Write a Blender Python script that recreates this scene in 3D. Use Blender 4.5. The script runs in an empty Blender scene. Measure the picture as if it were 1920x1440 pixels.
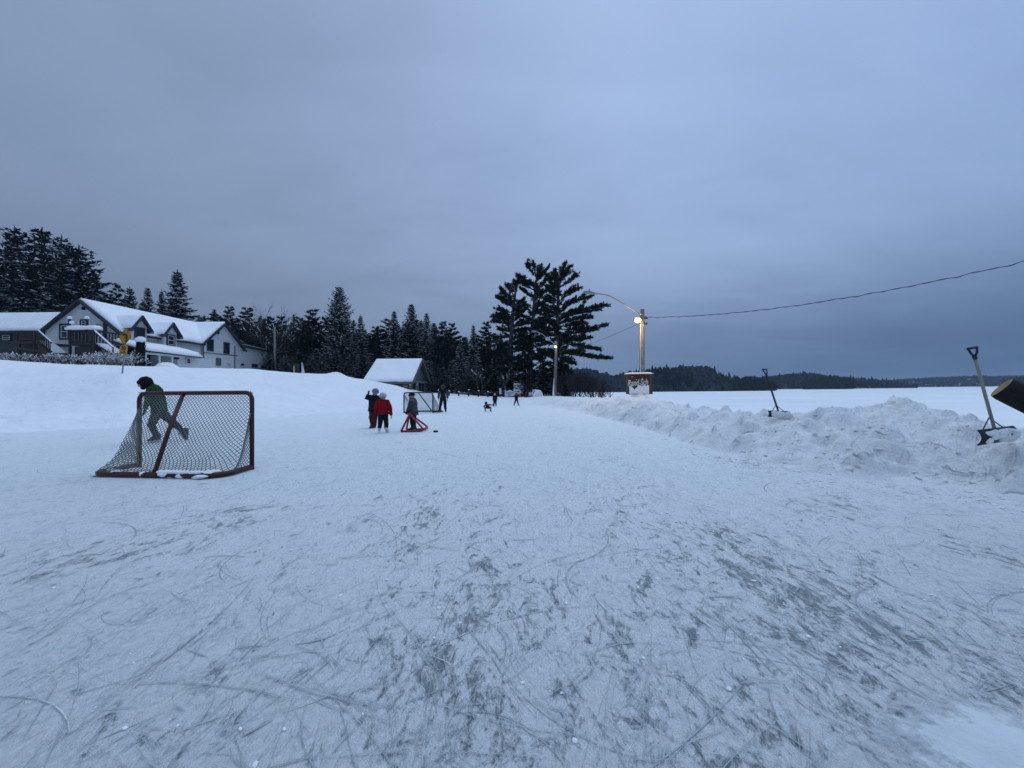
import bpy, bmesh, math, random
import numpy as np
from mathutils import Vector, Matrix, noise
R = math.radians
scene = bpy.context.scene
COL = scene.collection

# ------------------------------------------------------------------ camera
EYE = Vector((0, 0, 1.35)); FPX = 721.0
PITCH = math.atan(9.5 / FPX); ROLL = R(0.5)
Fw = Vector((0, math.cos(PITCH), math.sin(PITCH)))
_U = Vector((0, -math.sin(PITCH), math.cos(PITCH))); _R = Vector((1, 0, 0))
Rt = _R * math.cos(ROLL) - _U * math.sin(ROLL)
Up = _U * math.cos(ROLL) + _R * math.sin(ROLL)
cd = bpy.data.cameras.new('camera'); cam = bpy.data.objects.new('camera', cd); COL.objects.link(cam)
cd.sensor_width = 36; cd.lens = 36 * FPX / 1920; cd.clip_start = 0.05; cd.clip_end = 6000
cam.matrix_world = Matrix(((Rt.x, Up.x, -Fw.x, EYE.x), (Rt.y, Up.y, -Fw.y, EYE.y), (Rt.z, Up.z, -Fw.z, EYE.z), (0, 0, 0, 1)))
scene.camera = cam
def ray(px, py): return Fw + Rt * ((px - 960) / FPX) + Up * ((720 - py) / FPX)
def P(px, py, d): return EYE + ray(px, py) * d
def G(px, py, z=0.0):
    r = ray(px, py); return EYE + r * ((z - EYE.z) / r.z)
def onX(px, py, X):
    r = ray(px, py); return EYE + r * (X / r.x)
def onY(px, py, Y):
    r = ray(px, py); return EYE + r * (Y / r.y)

# ------------------------------------------------------------------ tags
def tag(o, label=None, cat=None, group=None, kind=None):
    if label: o['label'] = label
    if cat: o['category'] = cat
    if group: o['group'] = group
    if kind: o['kind'] = kind
    return o
def thing(name, loc, label, cat, group=None, rotz=0.0, scale=None):
    o = bpy.data.objects.new(name, None); COL.objects.link(o)
    o.location = loc; o.rotation_euler = (0, 0, rotz); o.empty_display_size = 0.2
    if scale: o.scale = scale
    return tag(o, label, cat, group)

# ------------------------------------------------------------------ mesh builder
class MB:
    def __init__(s): s.v = []; s.f = []; s.m = []
    def face(s, pts, mi=0):
        n = len(s.v); s.v.extend(tuple(p) for p in pts); s.f.append(tuple(range(n, n + len(pts)))); s.m.append(mi)
    def add(s, vs, fs, mi=0):
        n = len(s.v); s.v.extend(tuple(p) for p in vs)
        for f in fs: s.f.append(tuple(i + n for i in f)); s.m.append(mi)
    def box(s, c, size, M=None, mi=0):
        c = Vector(c); x, y, z = [a / 2 for a in size]
        vs = [Vector((i * x, j * y, k * z)) for i in (-1, 1) for j in (-1, 1) for k in (-1, 1)]
        if M is not None: vs = [M @ q for q in vs]
        s.add([q + c for q in vs], [(0, 1, 3, 2), (4, 6, 7, 5), (0, 4, 5, 1), (2, 3, 7, 6), (0, 2, 6, 4), (1, 5, 7, 3)], mi)
    def tube(s, pts, rad, n=6, mi=0, caps=True, flat=None):
        pts = [Vector(p) for p in pts]
        if not hasattr(rad, '__len__'): rad = [rad] * len(pts)
        base = len(s.v); prev = None
        for i, p in enumerate(pts):
            t = (pts[min(i + 1, len(pts) - 1)] - pts[max(i - 1, 0)])
            if t.length < 1e-9: t = Vector((0, 0, 1))
            t.normalize()
            a = prev if prev is not None else (Vector((0, 0, 1)) if abs(t.z) < 0.9 else Vector((1, 0, 0)))
            a = (a - t * a.dot(t)).normalized(); prev = a; b = t.cross(a)
            for k in range(n):
                w = 2 * math.pi * k / n
                s.v.append(tuple(p + a * (math.cos(w) * rad[i]) + b * (math.sin(w) * rad[i])))
        for i in range(len(pts) - 1):
            for k in range(n):
                k2 = (k + 1) % n
                s.f.append((base + i * n + k, base + i * n + k2, base + (i + 1) * n + k2, base + (i + 1) * n + k)); s.m.append(mi)
        if caps:
            s.f.append(tuple(base + k for k in reversed(range(n)))); s.m.append(mi)
            e = base + (len(pts) - 1) * n
            s.f.append(tuple(e + k for k in range(n))); s.m.append(mi)
    def ball(s, c, r, nu=10, nv=7, M=None, mi=0, fn=None):
        c = Vector(c); r = Vector(r) if hasattr(r, '__len__') else Vector((r, r, r))
        vs = []
        for j in range(nv + 1):
            th = math.pi * j / nv
            for i in range(nu):
                ph = 2 * math.pi * i / nu
                q = Vector((math.sin(th) * math.cos(ph), math.sin(th) * math.sin(ph), math.cos(th)))
                if fn: q = fn(q)
                q = Vector((q.x * r.x, q.y * r.y, q.z * r.z))
                if M is not None: q = M @ q
                vs.append(c + q)
        fs = []
        for j in range(nv):
            for i in range(nu):
                i2 = (i + 1) % nu
                if j == 0: fs.append((i, (j + 1) * nu + i, (j + 1) * nu + i2))
                elif j == nv - 1: fs.append((j * nu + i, (j + 1) * nu + i, j * nu + i2))
                else: fs.append((j * nu + i, (j + 1) * nu + i, (j + 1) * nu + i2, j * nu + i2))
        s.add(vs, fs, mi)
    def loft(s, rings, mi=0, caps=True):
        n = len(rings[0]); b = len(s.v)
        for rg in rings: s.v.extend(tuple(p) for p in rg)
        for i in range(len(rings) - 1):
            for k in range(n):
                k2 = (k + 1) % n
                s.f.append((b + i * n + k, b + i * n + k2, b + (i + 1) * n + k2, b + (i + 1) * n + k)); s.m.append(mi)
        if caps:
            s.f.append(tuple(b + k for k in reversed(range(n)))); s.m.append(mi)
            e = b + (len(rings) - 1) * n
            s.f.append(tuple(e + k for k in range(n))); s.m.append(mi)
    def prism(s, poly, off, mi=0):
        n = len(poly); a = [Vector(p) for p in poly]; off = Vector(off)
        vs = a + [p + off for p in a]
        fs = [tuple(range(n)), tuple(reversed(range(n, 2 * n)))] + [(i, i + n, (i + 1) % n + n, (i + 1) % n) for i in range(n)]
        s.add(vs, fs, mi)
    def mesh(s, name, mats, origin=None, smooth=False):
        me = bpy.data.meshes.new(name)
        vs = s.v if origin is None else [(a[0] - origin[0], a[1] - origin[1], a[2] - origin[2]) for a in s.v]
        me.from_pydata(vs, [], s.f)
        for m in (mats if isinstance(mats, (list, tuple)) else [mats]): me.materials.append(m)
        if any(s.m): me.polygons.foreach_set('material_index', s.m)
        if smooth: me.polygons.foreach_set('use_smooth', [True] * len(s.f))
        me.update(); return me
    def build(s, name, mats, parent=None, origin=None, smooth=False, loc=None):
        """parts: vertices are in world space; origin = the thing's base point"""
        if origin is None and parent is not None:
            pp = parent
            while pp.parent: pp = pp.parent
            origin = pp.location
        o = bpy.data.objects.new(name, s.mesh(name, mats, origin, smooth)); COL.objects.link(o)
        if parent: o.parent = parent
        elif origin is not None: o.location = origin
        return o
def fix_normals(o):
    bm = bmesh.new(); bm.from_mesh(o.data); bmesh.ops.recalc_face_normals(bm, faces=bm.faces); bm.to_mesh(o.data); bm.free(); return o
def link_mesh(name, me, parent):
    o = bpy.data.objects.new(name, me); COL.objects.link(o); o.parent = parent; return o

# ------------------------------------------------------------------ materials
def mat(name, col, rough=0.7, spec=0.3, metal=0.0, var=0.0, vscale=3.0, bump=0.0, bscale=20.0, emit=None, estr=0.0):
    m = bpy.data.materials.new(name); m.use_nodes = True; nt = m.node_tree; b = nt.nodes['Principled BSDF']
    b.inputs['Base Color'].default_value = (*col, 1); b.inputs['Roughness'].default_value = rough
    b.inputs['Specular IOR Level'].default_value = spec; b.inputs['Metallic'].default_value = metal
    tc = nt.nodes.new('ShaderNodeTexCoord')
    if var > 0:
        n = nt.nodes.new('ShaderNodeTexNoise'); n.inputs['Scale'].default_value = vscale; n.inputs['Detail'].default_value = 5
        n.inputs['Roughness'].default_value = 0.65
        nt.links.new(tc.outputs['Object'], n.inputs['Vector'])
        rp = nt.nodes.new('ShaderNodeValToRGB')
        lo = tuple(max(0, c * (1 - var)) for c in col); hi = tuple(min(1, c * (1 + var)) for c in col)
        rp.color_ramp.elements[0].position = 0.3; rp.color_ramp.elements[0].color = (*lo, 1)
        rp.color_ramp.elements[1].position = 0.7; rp.color_ramp.elements[1].color = (*hi, 1)
        nt.links.new(n.outputs['Fac'], rp.inputs['Fac']); nt.links.new(rp.outputs['Color'], b.inputs['Base Color'])
    if bump > 0:
        n2 = nt.nodes.new('ShaderNodeTexNoise'); n2.inputs['Scale'].default_value = bscale; n2.inputs['Detail'].default_value = 5
        nt.links.new(tc.outputs['Object'], n2.inputs['Vector'])
        bp = nt.nodes.new('ShaderNodeBump'); bp.inputs['Strength'].default_value = bump; bp.inputs['Distance'].default_value = 0.05
        nt.links.new(n2.outputs['Fac'], bp.inputs['Height']); nt.links.new(bp.outputs['Normal'], b.inputs['Normal'])
    if emit:
        b.inputs['Emission Color'].default_value = (*emit, 1); b.inputs['Emission Strength'].default_value = estr
    return m
def N(nt, t, **kw):
    n = nt.nodes.new(t)
    for k, v in kw.items():
        if k in n.inputs: n.inputs[k].default_value = v
        else: setattr(n, k, v)
    return n
def mth(nt, op, a, b=None, c=None, clamp=False):
    n = nt.nodes.new('ShaderNodeMath'); n.operation = op; n.use_clamp = clamp
    for i, x in enumerate((a, b, c)):
        if x is None: continue
        if isinstance(x, (int, float)): n.inputs[i].default_value = x
        else: nt.links.new(x, n.inputs[i])
    return n.outputs[0]
def ramp(nt, fac, stops, interp='LINEAR'):
    r = nt.nodes.new('ShaderNodeValToRGB'); r.color_ramp.interpolation = interp; e = r.color_ramp.elements
    while len(e) < len(stops): e.new(0.5)
    for el, (p, c) in zip(e, stops): el.position = p; el.color = (*c, 1) if len(c) == 3 else c
    nt.links.new(fac, r.inputs['Fac']); return r.outputs['Color']
def mixc(nt, fac, a, b, mode='MIX'):
    n = nt.nodes.new('ShaderNodeMix'); n.data_type = 'RGBA'; n.blend_type = mode
    if isinstance(fac, (int, float)): n.inputs[0].default_value = fac
    else: nt.links.new(fac, n.inputs[0])
    for sk, x in ((6, a), (7, b)):
        if isinstance(x, tuple): n.inputs[sk].default_value = (*x, 1)
        else: nt.links.new(x, n.inputs[sk])
    return n.outputs[2]
def noi(nt, vec, scale, detail=5, rough=0.6, dist=0.0):
    n = N(nt, 'ShaderNodeTexNoise', Scale=scale, Detail=detail, Roughness=rough, Distortion=dist)
    nt.links.new(vec, n.inputs['Vector']); return n.outputs['Fac']
def mapping(nt, vec, scale=(1, 1, 1), rot=0.0, loc=(0, 0, 0)):
    n = nt.nodes.new('ShaderNodeMapping'); n.inputs['Scale'].default_value = scale
    n.inputs['Rotation'].default_value = (0, 0, rot); n.inputs['Location'].default_value = loc
    nt.links.new(vec, n.inputs['Vector']); return n.outputs['Vector']

def make_ice():
    m = bpy.data.materials.new('skated_ice'); m.use_nodes = True; nt = m.node_tree; b = nt.nodes['Principled BSDF']
    oc = nt.nodes.new('ShaderNodeTexCoord').outputs['Object']
    A = mapping(nt, oc, (1.0, 0.55, 1.0), R(14)); B = mapping(nt, oc, (1.0, 0.5, 1.0), R(-24))
    clump = noi(nt, A, 0.75, 4, 0.6, 0.4)
    torn = noi(nt, A, 6.0, 9, 0.8, 1.0)
    torn2 = noi(nt, B, 17.0, 8, 0.78, 0.8)
    grain = noi(nt, mapping(nt, oc, (1.0, 0.8, 1.0), R(-35)), 34.0, 7, 0.75, 0.6)
    flake = noi(nt, oc, 42.0, 6, 0.72)
    s1 = noi(nt, mapping(nt, oc, (40, 2.6, 1), R(24)), 2.2, 5, 0.7, .4)
    s2 = noi(nt, mapping(nt, oc, (44, 3.0, 1), R(-41)), 2.0, 5, 0.7, .4)
    s3 = noi(nt, mapping(nt, oc, (46, 3.4, 1), R(83)), 1.8, 5, 0.7, .4)
    streak = mth(nt, 'MINIMUM', mth(nt, 'MINIMUM', s1, s2), s3)
    cover = mth(nt, 'ADD', mth(nt, 'MULTIPLY', clump, 0.24), mth(nt, 'ADD', mth(nt, 'MULTIPLY', torn, 0.46), mth(nt, 'MULTIPLY', torn2, 0.30)))
    cover = mth(nt, 'ADD', cover, mth(nt, 'MULTIPLY', mth(nt, 'SUBTRACT', flake, 0.5), 0.10))
    sx = nt.nodes.new('ShaderNodeSeparateXYZ'); nt.links.new(oc, sx.inputs[0])
    worn = ramp(nt, mth(nt, 'ADD', mth(nt, 'DIVIDE', sx.outputs['Y'], 10.0), mth(nt, 'MULTIPLY', mth(nt, 'SUBTRACT', clump, .5), .35)), [(.18, (0, 0, 0)), (.6, (1, 1, 1))])
    cover = mth(nt, 'ADD', cover, mth(nt, 'MULTIPLY', worn, .042))
    bare = ramp(nt, cover, [(ICE_T - .02, (1, 1, 1)), (ICE_T, (0.85, 0.85, 0.85)), (ICE_T + .008, (0.3, 0.3, 0.3)), (ICE_T + .04, (0.0, 0.0, 0.0))])
    x = mth(nt, 'ADD', mth(nt, 'MULTIPLY', torn2, 0.34), mth(nt, 'ADD', mth(nt, 'MULTIPLY', grain, 0.46), mth(nt, 'MULTIPLY', torn, 0.20)))
    x2 = mth(nt, 'ADD', x, mth(nt, 'MULTIPLY', mth(nt, 'SUBTRACT', 1.0, worn), 0.022))
    frost = ramp(nt, x2, [(0.40, (0.53, 0.61, 0.655)), (0.47, (0.765, 0.835, 0.87)), (0.535, (0.945, 0.96, 0.97))])
    frost = mixc(nt, ramp(nt, streak, [(0.25, (0.55, 0.55, 0.55)), (0.33, (0, 0, 0))]), frost, (0.54, 0.61, 0.65))
    iceC = ramp(nt, torn2, [(0.38, (0.30, 0.355, 0.38)), (0.6, (0.53, 0.60, 0.635))])
    nt.links.new(mixc(nt, bare, frost, iceC), b.inputs['Base Color'])
    nt.links.new(ramp(nt, bare, [(0, (0.7, 0.7, 0.7)), (1, (0.34, 0.34, 0.34))]), b.inputs['Roughness'])
    b.inputs['Specular IOR Level'].default_value = 0.2
    h = mth(nt, 'ADD', mth(nt, 'MULTIPLY', bare, -0.5), mth(nt, 'ADD', mth(nt, 'MULTIPLY', x, 2.2), mth(nt, 'MULTIPLY', streak, 0.5)))
    bp = N(nt, 'ShaderNodeBump', Strength=0.9, Distance=0.035); nt.links.new(h, bp.inputs['Height']); nt.links.new(bp.outputs['Normal'], b.inputs['Normal'])
    return m
ICE_T = 0.439
def make_snow(name, lo, hi, s=(0.35, 3.0, 26.0), bump=0.5, dist=0.08, grime=0.0):
    m = bpy.data.materials.new(name); m.use_nodes = True; nt = m.node_tree; b = nt.nodes['Principled BSDF']
    oc = nt.nodes.new('ShaderNodeTexCoord').outputs['Object']
    a = noi(nt, oc, s[0], 4, 0.6); c = noi(nt, oc, s[1], 7, 0.65, 0.4); f = noi(nt, oc, s[2], 5, 0.65)
    x = mth(nt, 'ADD', mth(nt, 'MULTIPLY', a, 0.5), mth(nt, 'ADD', mth(nt, 'MULTIPLY', c, 0.35), mth(nt, 'MULTIPLY', f, 0.15)))
    col = ramp(nt, x, [(0.36, lo), (0.6, hi)])
    if grime > 0:
        g = noi(nt, mapping(nt, oc, (1, 1, 1), 0, (7, 3, 0)), 1.3, 8, 0.7, 0.5)
        col = mixc(nt, ramp(nt, g, [(0.5, (0, 0, 0)), (0.72, (grime, grime, grime))]), col, (0.5, 0.53, 0.55))
    nt.links.new(col, b.inputs['Base Color']); b.inputs['Roughness'].default_value = 0.75; b.inputs['Specular IOR Level'].default_value = 0.15
    h = mth(nt, 'ADD', mth(nt, 'MULTIPLY', c, 1.0), mth(nt, 'MULTIPLY', f, 0.35))
    bp = N(nt, 'ShaderNodeBump', Strength=bump, Distance=dist); nt.links.new(h, bp.inputs['Height']); nt.links.new(bp.outputs['Normal'], b.inputs['Normal'])
    return m
def make_ground():
    m = bpy.data.materials.new('snow_cover'); m.use_nodes = True; nt = m.node_tree; b = nt.nodes['Principled BSDF']
    oc = nt.nodes.new('ShaderNodeTexCoord').outputs['Object']; at = nt.nodes.new('ShaderNodeAttribute'); at.attribute_name = 'packed'; k = at.outputs['Fac']
    a = noi(nt, oc, .4, 4, .6); c = noi(nt, oc, 2.6, 8, .68, .4); f = noi(nt, oc, 18, 6, .68); g = noi(nt, mapping(nt, oc, (1, 1, 1), 0, (7, 3, 0)), 1.5, 8, .7, .5)
    x = mth(nt, 'ADD', mth(nt, 'MULTIPLY', a, .4), mth(nt, 'ADD', mth(nt, 'MULTIPLY', c, .4), mth(nt, 'MULTIPLY', f, .2)))
    smooth = ramp(nt, x, [(.36, (.78, .81, .845)), (.6, (.88, .90, .92))]); pack = ramp(nt, x, [(.36, (.70, .73, .75)), (.56, (.90, .91, .92))])
    pack = mixc(nt, ramp(nt, g, [(.5, (0, 0, 0)), (.7, (.26, .26, .26))]), pack, (.52, .545, .56))
    nt.links.new(mixc(nt, k, smooth, pack), b.inputs['Base Color']); b.inputs['Roughness'].default_value = .75; b.inputs['Specular IOR Level'].default_value = .15
    dent = ramp(nt, noi(nt, mapping(nt, oc, (1, 1, 1), 0, (3, 9, 1)), 1.9, 3, .55, .3), [(.60, (1, 1, 1)), (.68, (0, 0, 0))])
    drift = noi(nt, mapping(nt, oc, (.25, .9, .6), R(12)), .9, 5, .6)
    h = mth(nt, 'ADD', mth(nt, 'ADD', mth(nt, 'MULTIPLY', c, 1.0), mth(nt, 'MULTIPLY', f, .45)), mth(nt, 'ADD', mth(nt, 'MULTIPLY', dent, .8), mth(nt, 'MULTIPLY', drift, 1.5)))
    bp = N(nt, 'ShaderNodeBump', Distance=.11); nt.links.new(mth(nt, 'ADD', mth(nt, 'MULTIPLY', k, .4), .45), bp.inputs['Strength']); nt.links.new(h, bp.inputs['Height']); nt.links.new(bp.outputs['Normal'], b.inputs['Normal'])
    return m
def make_siding(name, lo, hi, pitch):
    m = bpy.data.materials.new(name); m.use_nodes = True; nt = m.node_tree; b = nt.nodes['Principled BSDF']
    oc = nt.nodes.new('ShaderNodeTexCoord').outputs['Object']
    sx = nt.nodes.new('ShaderNodeSeparateXYZ'); nt.links.new(oc, sx.inputs[0])
    fr = mth(nt, 'FRACT', mth(nt, 'DIVIDE', sx.outputs['Z'], pitch))
    n1 = noi(nt, mapping(nt, oc, (0.6, 0.6, 4)), 1.6, 5, 0.65)
    col = ramp(nt, n1, [(0.3, lo), (0.7, hi)])
    seam = ramp(nt, fr, [(0.0, (0.75, 0.75, 0.75)), (0.12, (0, 0, 0))])
    col = mixc(nt, seam, col, tuple(c * 0.35 for c in lo))
    nt.links.new(col, b.inputs['Base Color']); b.inputs['Roughness'].default_value = 0.75; b.inputs['Specular IOR Level'].default_value = 0.2
    bp = N(nt, 'ShaderNodeBump', Strength=0.6, Distance=0.03); nt.links.new(fr, bp.inputs['Height']); nt.links.new(bp.outputs['Normal'], b.inputs['Normal'])
    return m
def make_wood(name, lo, hi, scale=(8, 8, 0.6), s=2.0, frost=0.0):
    m = bpy.data.materials.new(name); m.use_nodes = True; nt = m.node_tree; b = nt.nodes['Principled BSDF']
    oc = nt.nodes.new('ShaderNodeTexCoord').outputs['Object']
    n1 = noi(nt, mapping(nt, oc, scale), s, 7, 0.7)
    col = ramp(nt, n1, [(0.32, lo), (0.68, hi)])
    if frost > 0:
        g = noi(nt, oc, 2.2, 6, 0.7)
        col = mixc(nt, ramp(nt, g, [(0.55, (0, 0, 0)), (0.62, (frost, frost, frost))]), col, (0.8, 0.83, 0.86))
    nt.links.new(col, b.inputs['Base Color']); b.inputs['Roughness'].default_value = 0.8; b.inputs['Specular IOR Level'].default_value = 0.2
    bp = N(nt, 'ShaderNodeBump', Strength=0.5, Distance=0.01); nt.links.new(n1, bp.inputs['Height']); nt.links.new(bp.outputs['Normal'], b.inputs['Normal'])
    return m
def make_mark(name, lo, hi, thr):
    m = bpy.data.materials.new(name); m.use_nodes = True; nt = m.node_tree; b = nt.nodes['Principled BSDF']
    oc = nt.nodes.new('ShaderNodeTexCoord').outputs['Object']
    n = noi(nt, oc, 30, 5, 0.7); n2 = noi(nt, oc, 5, 4, 0.6)
    nt.links.new(ramp(nt, n2, [(0.35, lo), (0.65, hi)]), b.inputs['Base Color'])
    b.inputs['Roughness'].default_value = 0.5; b.inputs['Specular IOR Level'].default_value = 0.25
    a = ramp(nt, mth(nt, 'ADD', mth(nt, 'MULTIPLY', n, 0.6), mth(nt, 'MULTIPLY', n2, 0.4)), [(thr, (0, 0, 0)), (thr + 0.06, (0.85, 0.85, 0.85))])
    nt.links.new(a, b.inputs['Alpha']); return m

M = {}
M['ice'] = make_ice()
M['bank'] = make_snow('packed_snow', (0.68, 0.71, 0.735), (0.87, 0.885, 0.90), (0.5, 2.6, 16), 0.7, 0.12, 0.3)
M['snow'] = make_snow('fresh_snow', (0.78, 0.81, 0.845), (0.88, 0.90, 0.92), (0.3, 2.0, 22), 0.35, 0.06)
M['ground'] = make_ground()
M['lake'] = make_snow('lake_snow', (0.74, 0.78, 0.82), (0.87, 0.89, 0.91), (0.05, 0.4, 4), 0.4, 0.15)
M['roofsnow'] = make_snow('roof_snow', (0.82, 0.84, 0.86), (0.9, 0.91, 0.92), (0.6, 2, 12), 0.2, 0.05)
M['treesnow'] = mat('branch_snow', (0.82, 0.84, 0.86), 0.8, 0.1, var=0.15, vscale=1.5)
def make_patch():
    m = make_snow('drifted_snow', (.56, .61, .645), (.72, .76, .785), (.8, 5, 40), .6, .05); nt = m.node_tree; b = nt.nodes['Principled BSDF']
    at = nt.nodes.new('ShaderNodeAttribute'); at.attribute_name = 'thin'; oc = nt.nodes.new('ShaderNodeTexCoord').outputs['Object']
    x = mth(nt, 'ADD', at.outputs['Fac'], mth(nt, 'MULTIPLY', mth(nt, 'SUBTRACT', noi(nt, oc, 16, 7, .72), .5), .9))
    nt.links.new(ramp(nt, x, [(.45, (1, 1, 1)), (.8, (0, 0, 0))]), b.inputs['Alpha']); return m
M['patch'] = make_patch()
M['markd'] = make_mark('skate_groove', (0.24, 0.29, 0.32), (0.40, 0.46, 0.49), 0.42)
M['markl'] = make_mark('skate_shavings', (0.78, 0.8, 0.82), (0.88, 0.9, 0.91), 0.45)
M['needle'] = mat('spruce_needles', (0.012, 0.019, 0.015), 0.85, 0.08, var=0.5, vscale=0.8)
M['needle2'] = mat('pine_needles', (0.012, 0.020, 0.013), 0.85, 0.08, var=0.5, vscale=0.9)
M['bark'] = make_wood('grey_bark', (0.022, 0.02, 0.02), (0.06, 0.055, 0.052), (3, 3, 0.5), 2.0, 0.25)
M['twig'] = mat('bare_twigs', (0.045, 0.035, 0.036), 0.85, 0.1, var=0.4)
M['twigred'] = mat('dogwood_twigs', (0.026, 0.02, 0.025), 0.85, 0.1, var=0.4)
M['stalk'] = mat('dry_stalks', (0.075, 0.062, 0.056), 0.85, 0.1, var=0.4)
M['siding'] = make_siding('white_clapboard', (0.50, 0.535, 0.55), (0.63, 0.655, 0.665), 0.21)
M['shedwall'] = make_siding('grey_green_siding', (0.07, 0.078, 0.07), (0.105, 0.115, 0.10), 0.16)
M['shedend'] = make_siding('grey_board_siding', (0.10, 0.112, 0.11), (0.145, 0.158, 0.155), 0.16)
M['trim'] = mat('dark_blue_trim', (0.022, 0.03, 0.042), 0.6, 0.3, var=0.3)
M['trimw'] = mat('white_trim', (0.52, 0.55, 0.57), 0.6, 0.3, var=0.1)
M['glass'] = mat('window_glass', (0.018, 0.022, 0.028), 0.12, 0.5)
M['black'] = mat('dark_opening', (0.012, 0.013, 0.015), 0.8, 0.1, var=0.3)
M['shingle'] = mat('dark_shingles', (0.05, 0.053, 0.06), 0.85, 0.2, var=0.3)
M['annexwall'] = make_siding('brown_grey_wall', (0.035, 0.035, 0.036), (0.065, 0.065, 0.068), 0.25)
M['deck'] = make_wood('brown_deck_wood', (0.028, 0.02, 0.017), (0.07, 0.05, 0.042))
M['deckdark'] = make_wood('dark_deck_wood', (0.018, 0.016, 0.016), (0.05, 0.045, 0.043))
M['pole'] = make_wood('weathered_pole', (0.12, 0.115, 0.10), (0.25, 0.24, 0.215), (10, 10, 0.7), 2.0)
M['polef'] = make_wood('frosted_pole', (0.13, 0.12, 0.10), (0.26, 0.245, 0.21), (10, 10, 0.7), 2.0, 0.35)
M['galv'] = mat('galvanised_steel', (0.22, 0.235, 0.25), 0.5, 0.5, 0.3, var=0.2)
M['cable'] = mat('black_cable', (0.015, 0.016, 0.018), 0.6, 0.3)
M['yellow'] = mat('yellow_sign_face', (0.42, 0.19, 0.009), 0.5, 0.4, var=0.12, vscale=6)
M['yellowd'] = mat('amber_tab_face', (0.50, 0.22, 0.012), 0.5, 0.4, var=0.2, vscale=8)
M['ink'] = mat('black_print', (0.015, 0.014, 0.013), 0.6, 0.2)
M['signw'] = mat('white_sign_face', (0.58, 0.64, 0.70), 0.6, 0.3, var=0.1)
M['blue'] = mat('dark_blue_lettering', (0.02, 0.06, 0.14), 0.6, 0.2)
M['boxred'] = make_wood('red_brown_boards', (0.045, 0.018, 0.014), (0.12, 0.05, 0.036), (2, 2, 6), 2.0)
M['boxside'] = make_wood('raw_brown_plywood', (0.075, 0.045, 0.022), (0.15, 0.095, 0.048), (4, 4, 1), 2.0)
M['letter'] = mat('pale_lettering', (0.62, 0.62, 0.6), 0.7, 0.2, var=0.2)
M['red'] = mat('dark_red_paint', (0.05, 0.007, 0.006), 0.45, 0.4, var=0.5, vscale=9, bump=0.2)
M['navy'] = mat('blue_black_paint', (0.016, 0.018, 0.03), 0.5, 0.4, var=0.4)
M['net'] = mat('grey_netting', (0.17, 0.175, 0.17), 0.85, 0.1, var=0.35, vscale=5)
M['netw'] = mat('pale_netting', (0.42, 0.45, 0.49), 0.85, 0.1, var=0.2)
M['pvc'] = mat('red_plastic_tube', (0.30, 0.014, 0.02), 0.4, 0.4, var=0.15)
M['puck'] = mat('black_rubber', (0.012, 0.012, 0.014), 0.7, 0.2, var=0.2)
M['ash'] = make_wood('pale_wood_handle', (0.20, 0.185, 0.155), (0.34, 0.315, 0.26), (14, 14, 1), 2.0)
M['darkhandle'] = make_wood('dark_wood_handle', (0.025, 0.025, 0.025), (0.06, 0.058, 0.055), (14, 14, 1), 2.0)
M['blackp'] = mat('black_plastic', (0.012, 0.014, 0.022), 0.45, 0.4, var=0.3)
M['logbark'] = make_wood('dark_log_bark', (0.006, 0.0055, 0.0055), (0.022, 0.019, 0.018), (1, 1, 1), 9.0)
M['logend'] = make_wood('sawn_log_end', (0.16, 0.11, 0.045), (0.36, 0.26, 0.12), (5, 5, 5), 2.0)
M['skin'] = mat('skin', (0.36, 0.19, 0.14), 0.6, 0.3, var=0.12)
M['lamp'] = mat('lit_lamp', (1, 0.8, 0.4), 0.5, 0.2, emit=(1.0, 0.70, 0.20), estr=3.0)
M['lamp2'] = mat('lit_lamp_cool', (1, 0.95, 0.85), 0.5, 0.2, emit=(1.0, 0.93, 0.8), estr=7.0)
def cloth(n, c, v=0.3): return mat(n, c, 0.85, 0.12, var=v, vscale=7, bump=0.5, bscale=14)
M['green'] = cloth('green_jacket', (0.012, 0.05, 0.013))
M['olive'] = cloth('olive_trousers', (0.026, 0.027, 0.029))
M['brownhat'] = cloth('dark_brown_hair', (0.014, 0.009, 0.009))
M['blackc'] = cloth('black_cloth', (0.012, 0.012, 0.015))
M['charcoal'] = cloth('charcoal_cloth', (0.05, 0.055, 0.062))
M['grey'] = cloth('grey_cloth', (0.105, 0.115, 0.125))
M['maroon'] = cloth('maroon_cloth', (0.085, 0.012, 0.02))
M['redc'] = cloth('red_jacket', (0.20, 0.006, 0.009))
M['bluehat'] = cloth('slate_blue_knit', (0.12, 0.17, 0.26))
M['whitehat'] = cloth('white_knit', (0.42, 0.44, 0.42))
M['teal'] = cloth('dark_teal_cloth', (0.04, 0.07, 0.068))
M['skate'] = mat('black_skate_boot', (0.015, 0.015, 0.017), 0.5, 0.4, var=0.2)
M['skatew'] = mat('white_skate_boot', (0.55, 0.56, 0.55), 0.5, 0.4, var=0.15)
M['blade'] = mat('steel_blade', (0.5, 0.52, 0.55), 0.3, 0.5, 0.8)
def make_hillside():
    m = bpy.data.materials.new('wooded_hillside'); m.use_nodes = True; nt = m.node_tree; b = nt.nodes['Principled BSDF']
    oc = nt.nodes.new('ShaderNodeTexCoord').outputs['Object']
    n = noi(nt, oc, 0.035, 6, 0.65); f = noi(nt, oc, 0.3, 5, 0.7)
    col = ramp(nt, mth(nt, 'ADD', mth(nt, 'MULTIPLY', n, .65), mth(nt, 'MULTIPLY', f, .35)), [(.5, (.03, .036, .044)), (.56, (.06, .07, .085)), (.60, (.6, .64, .68))])
    nt.links.new(col, b.inputs['Base Color']); b.inputs['Roughness'].default_value = .9; b.inputs['Specular IOR Level'].default_value = .05; return m
M['hillside'] = make_hillside()
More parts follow.
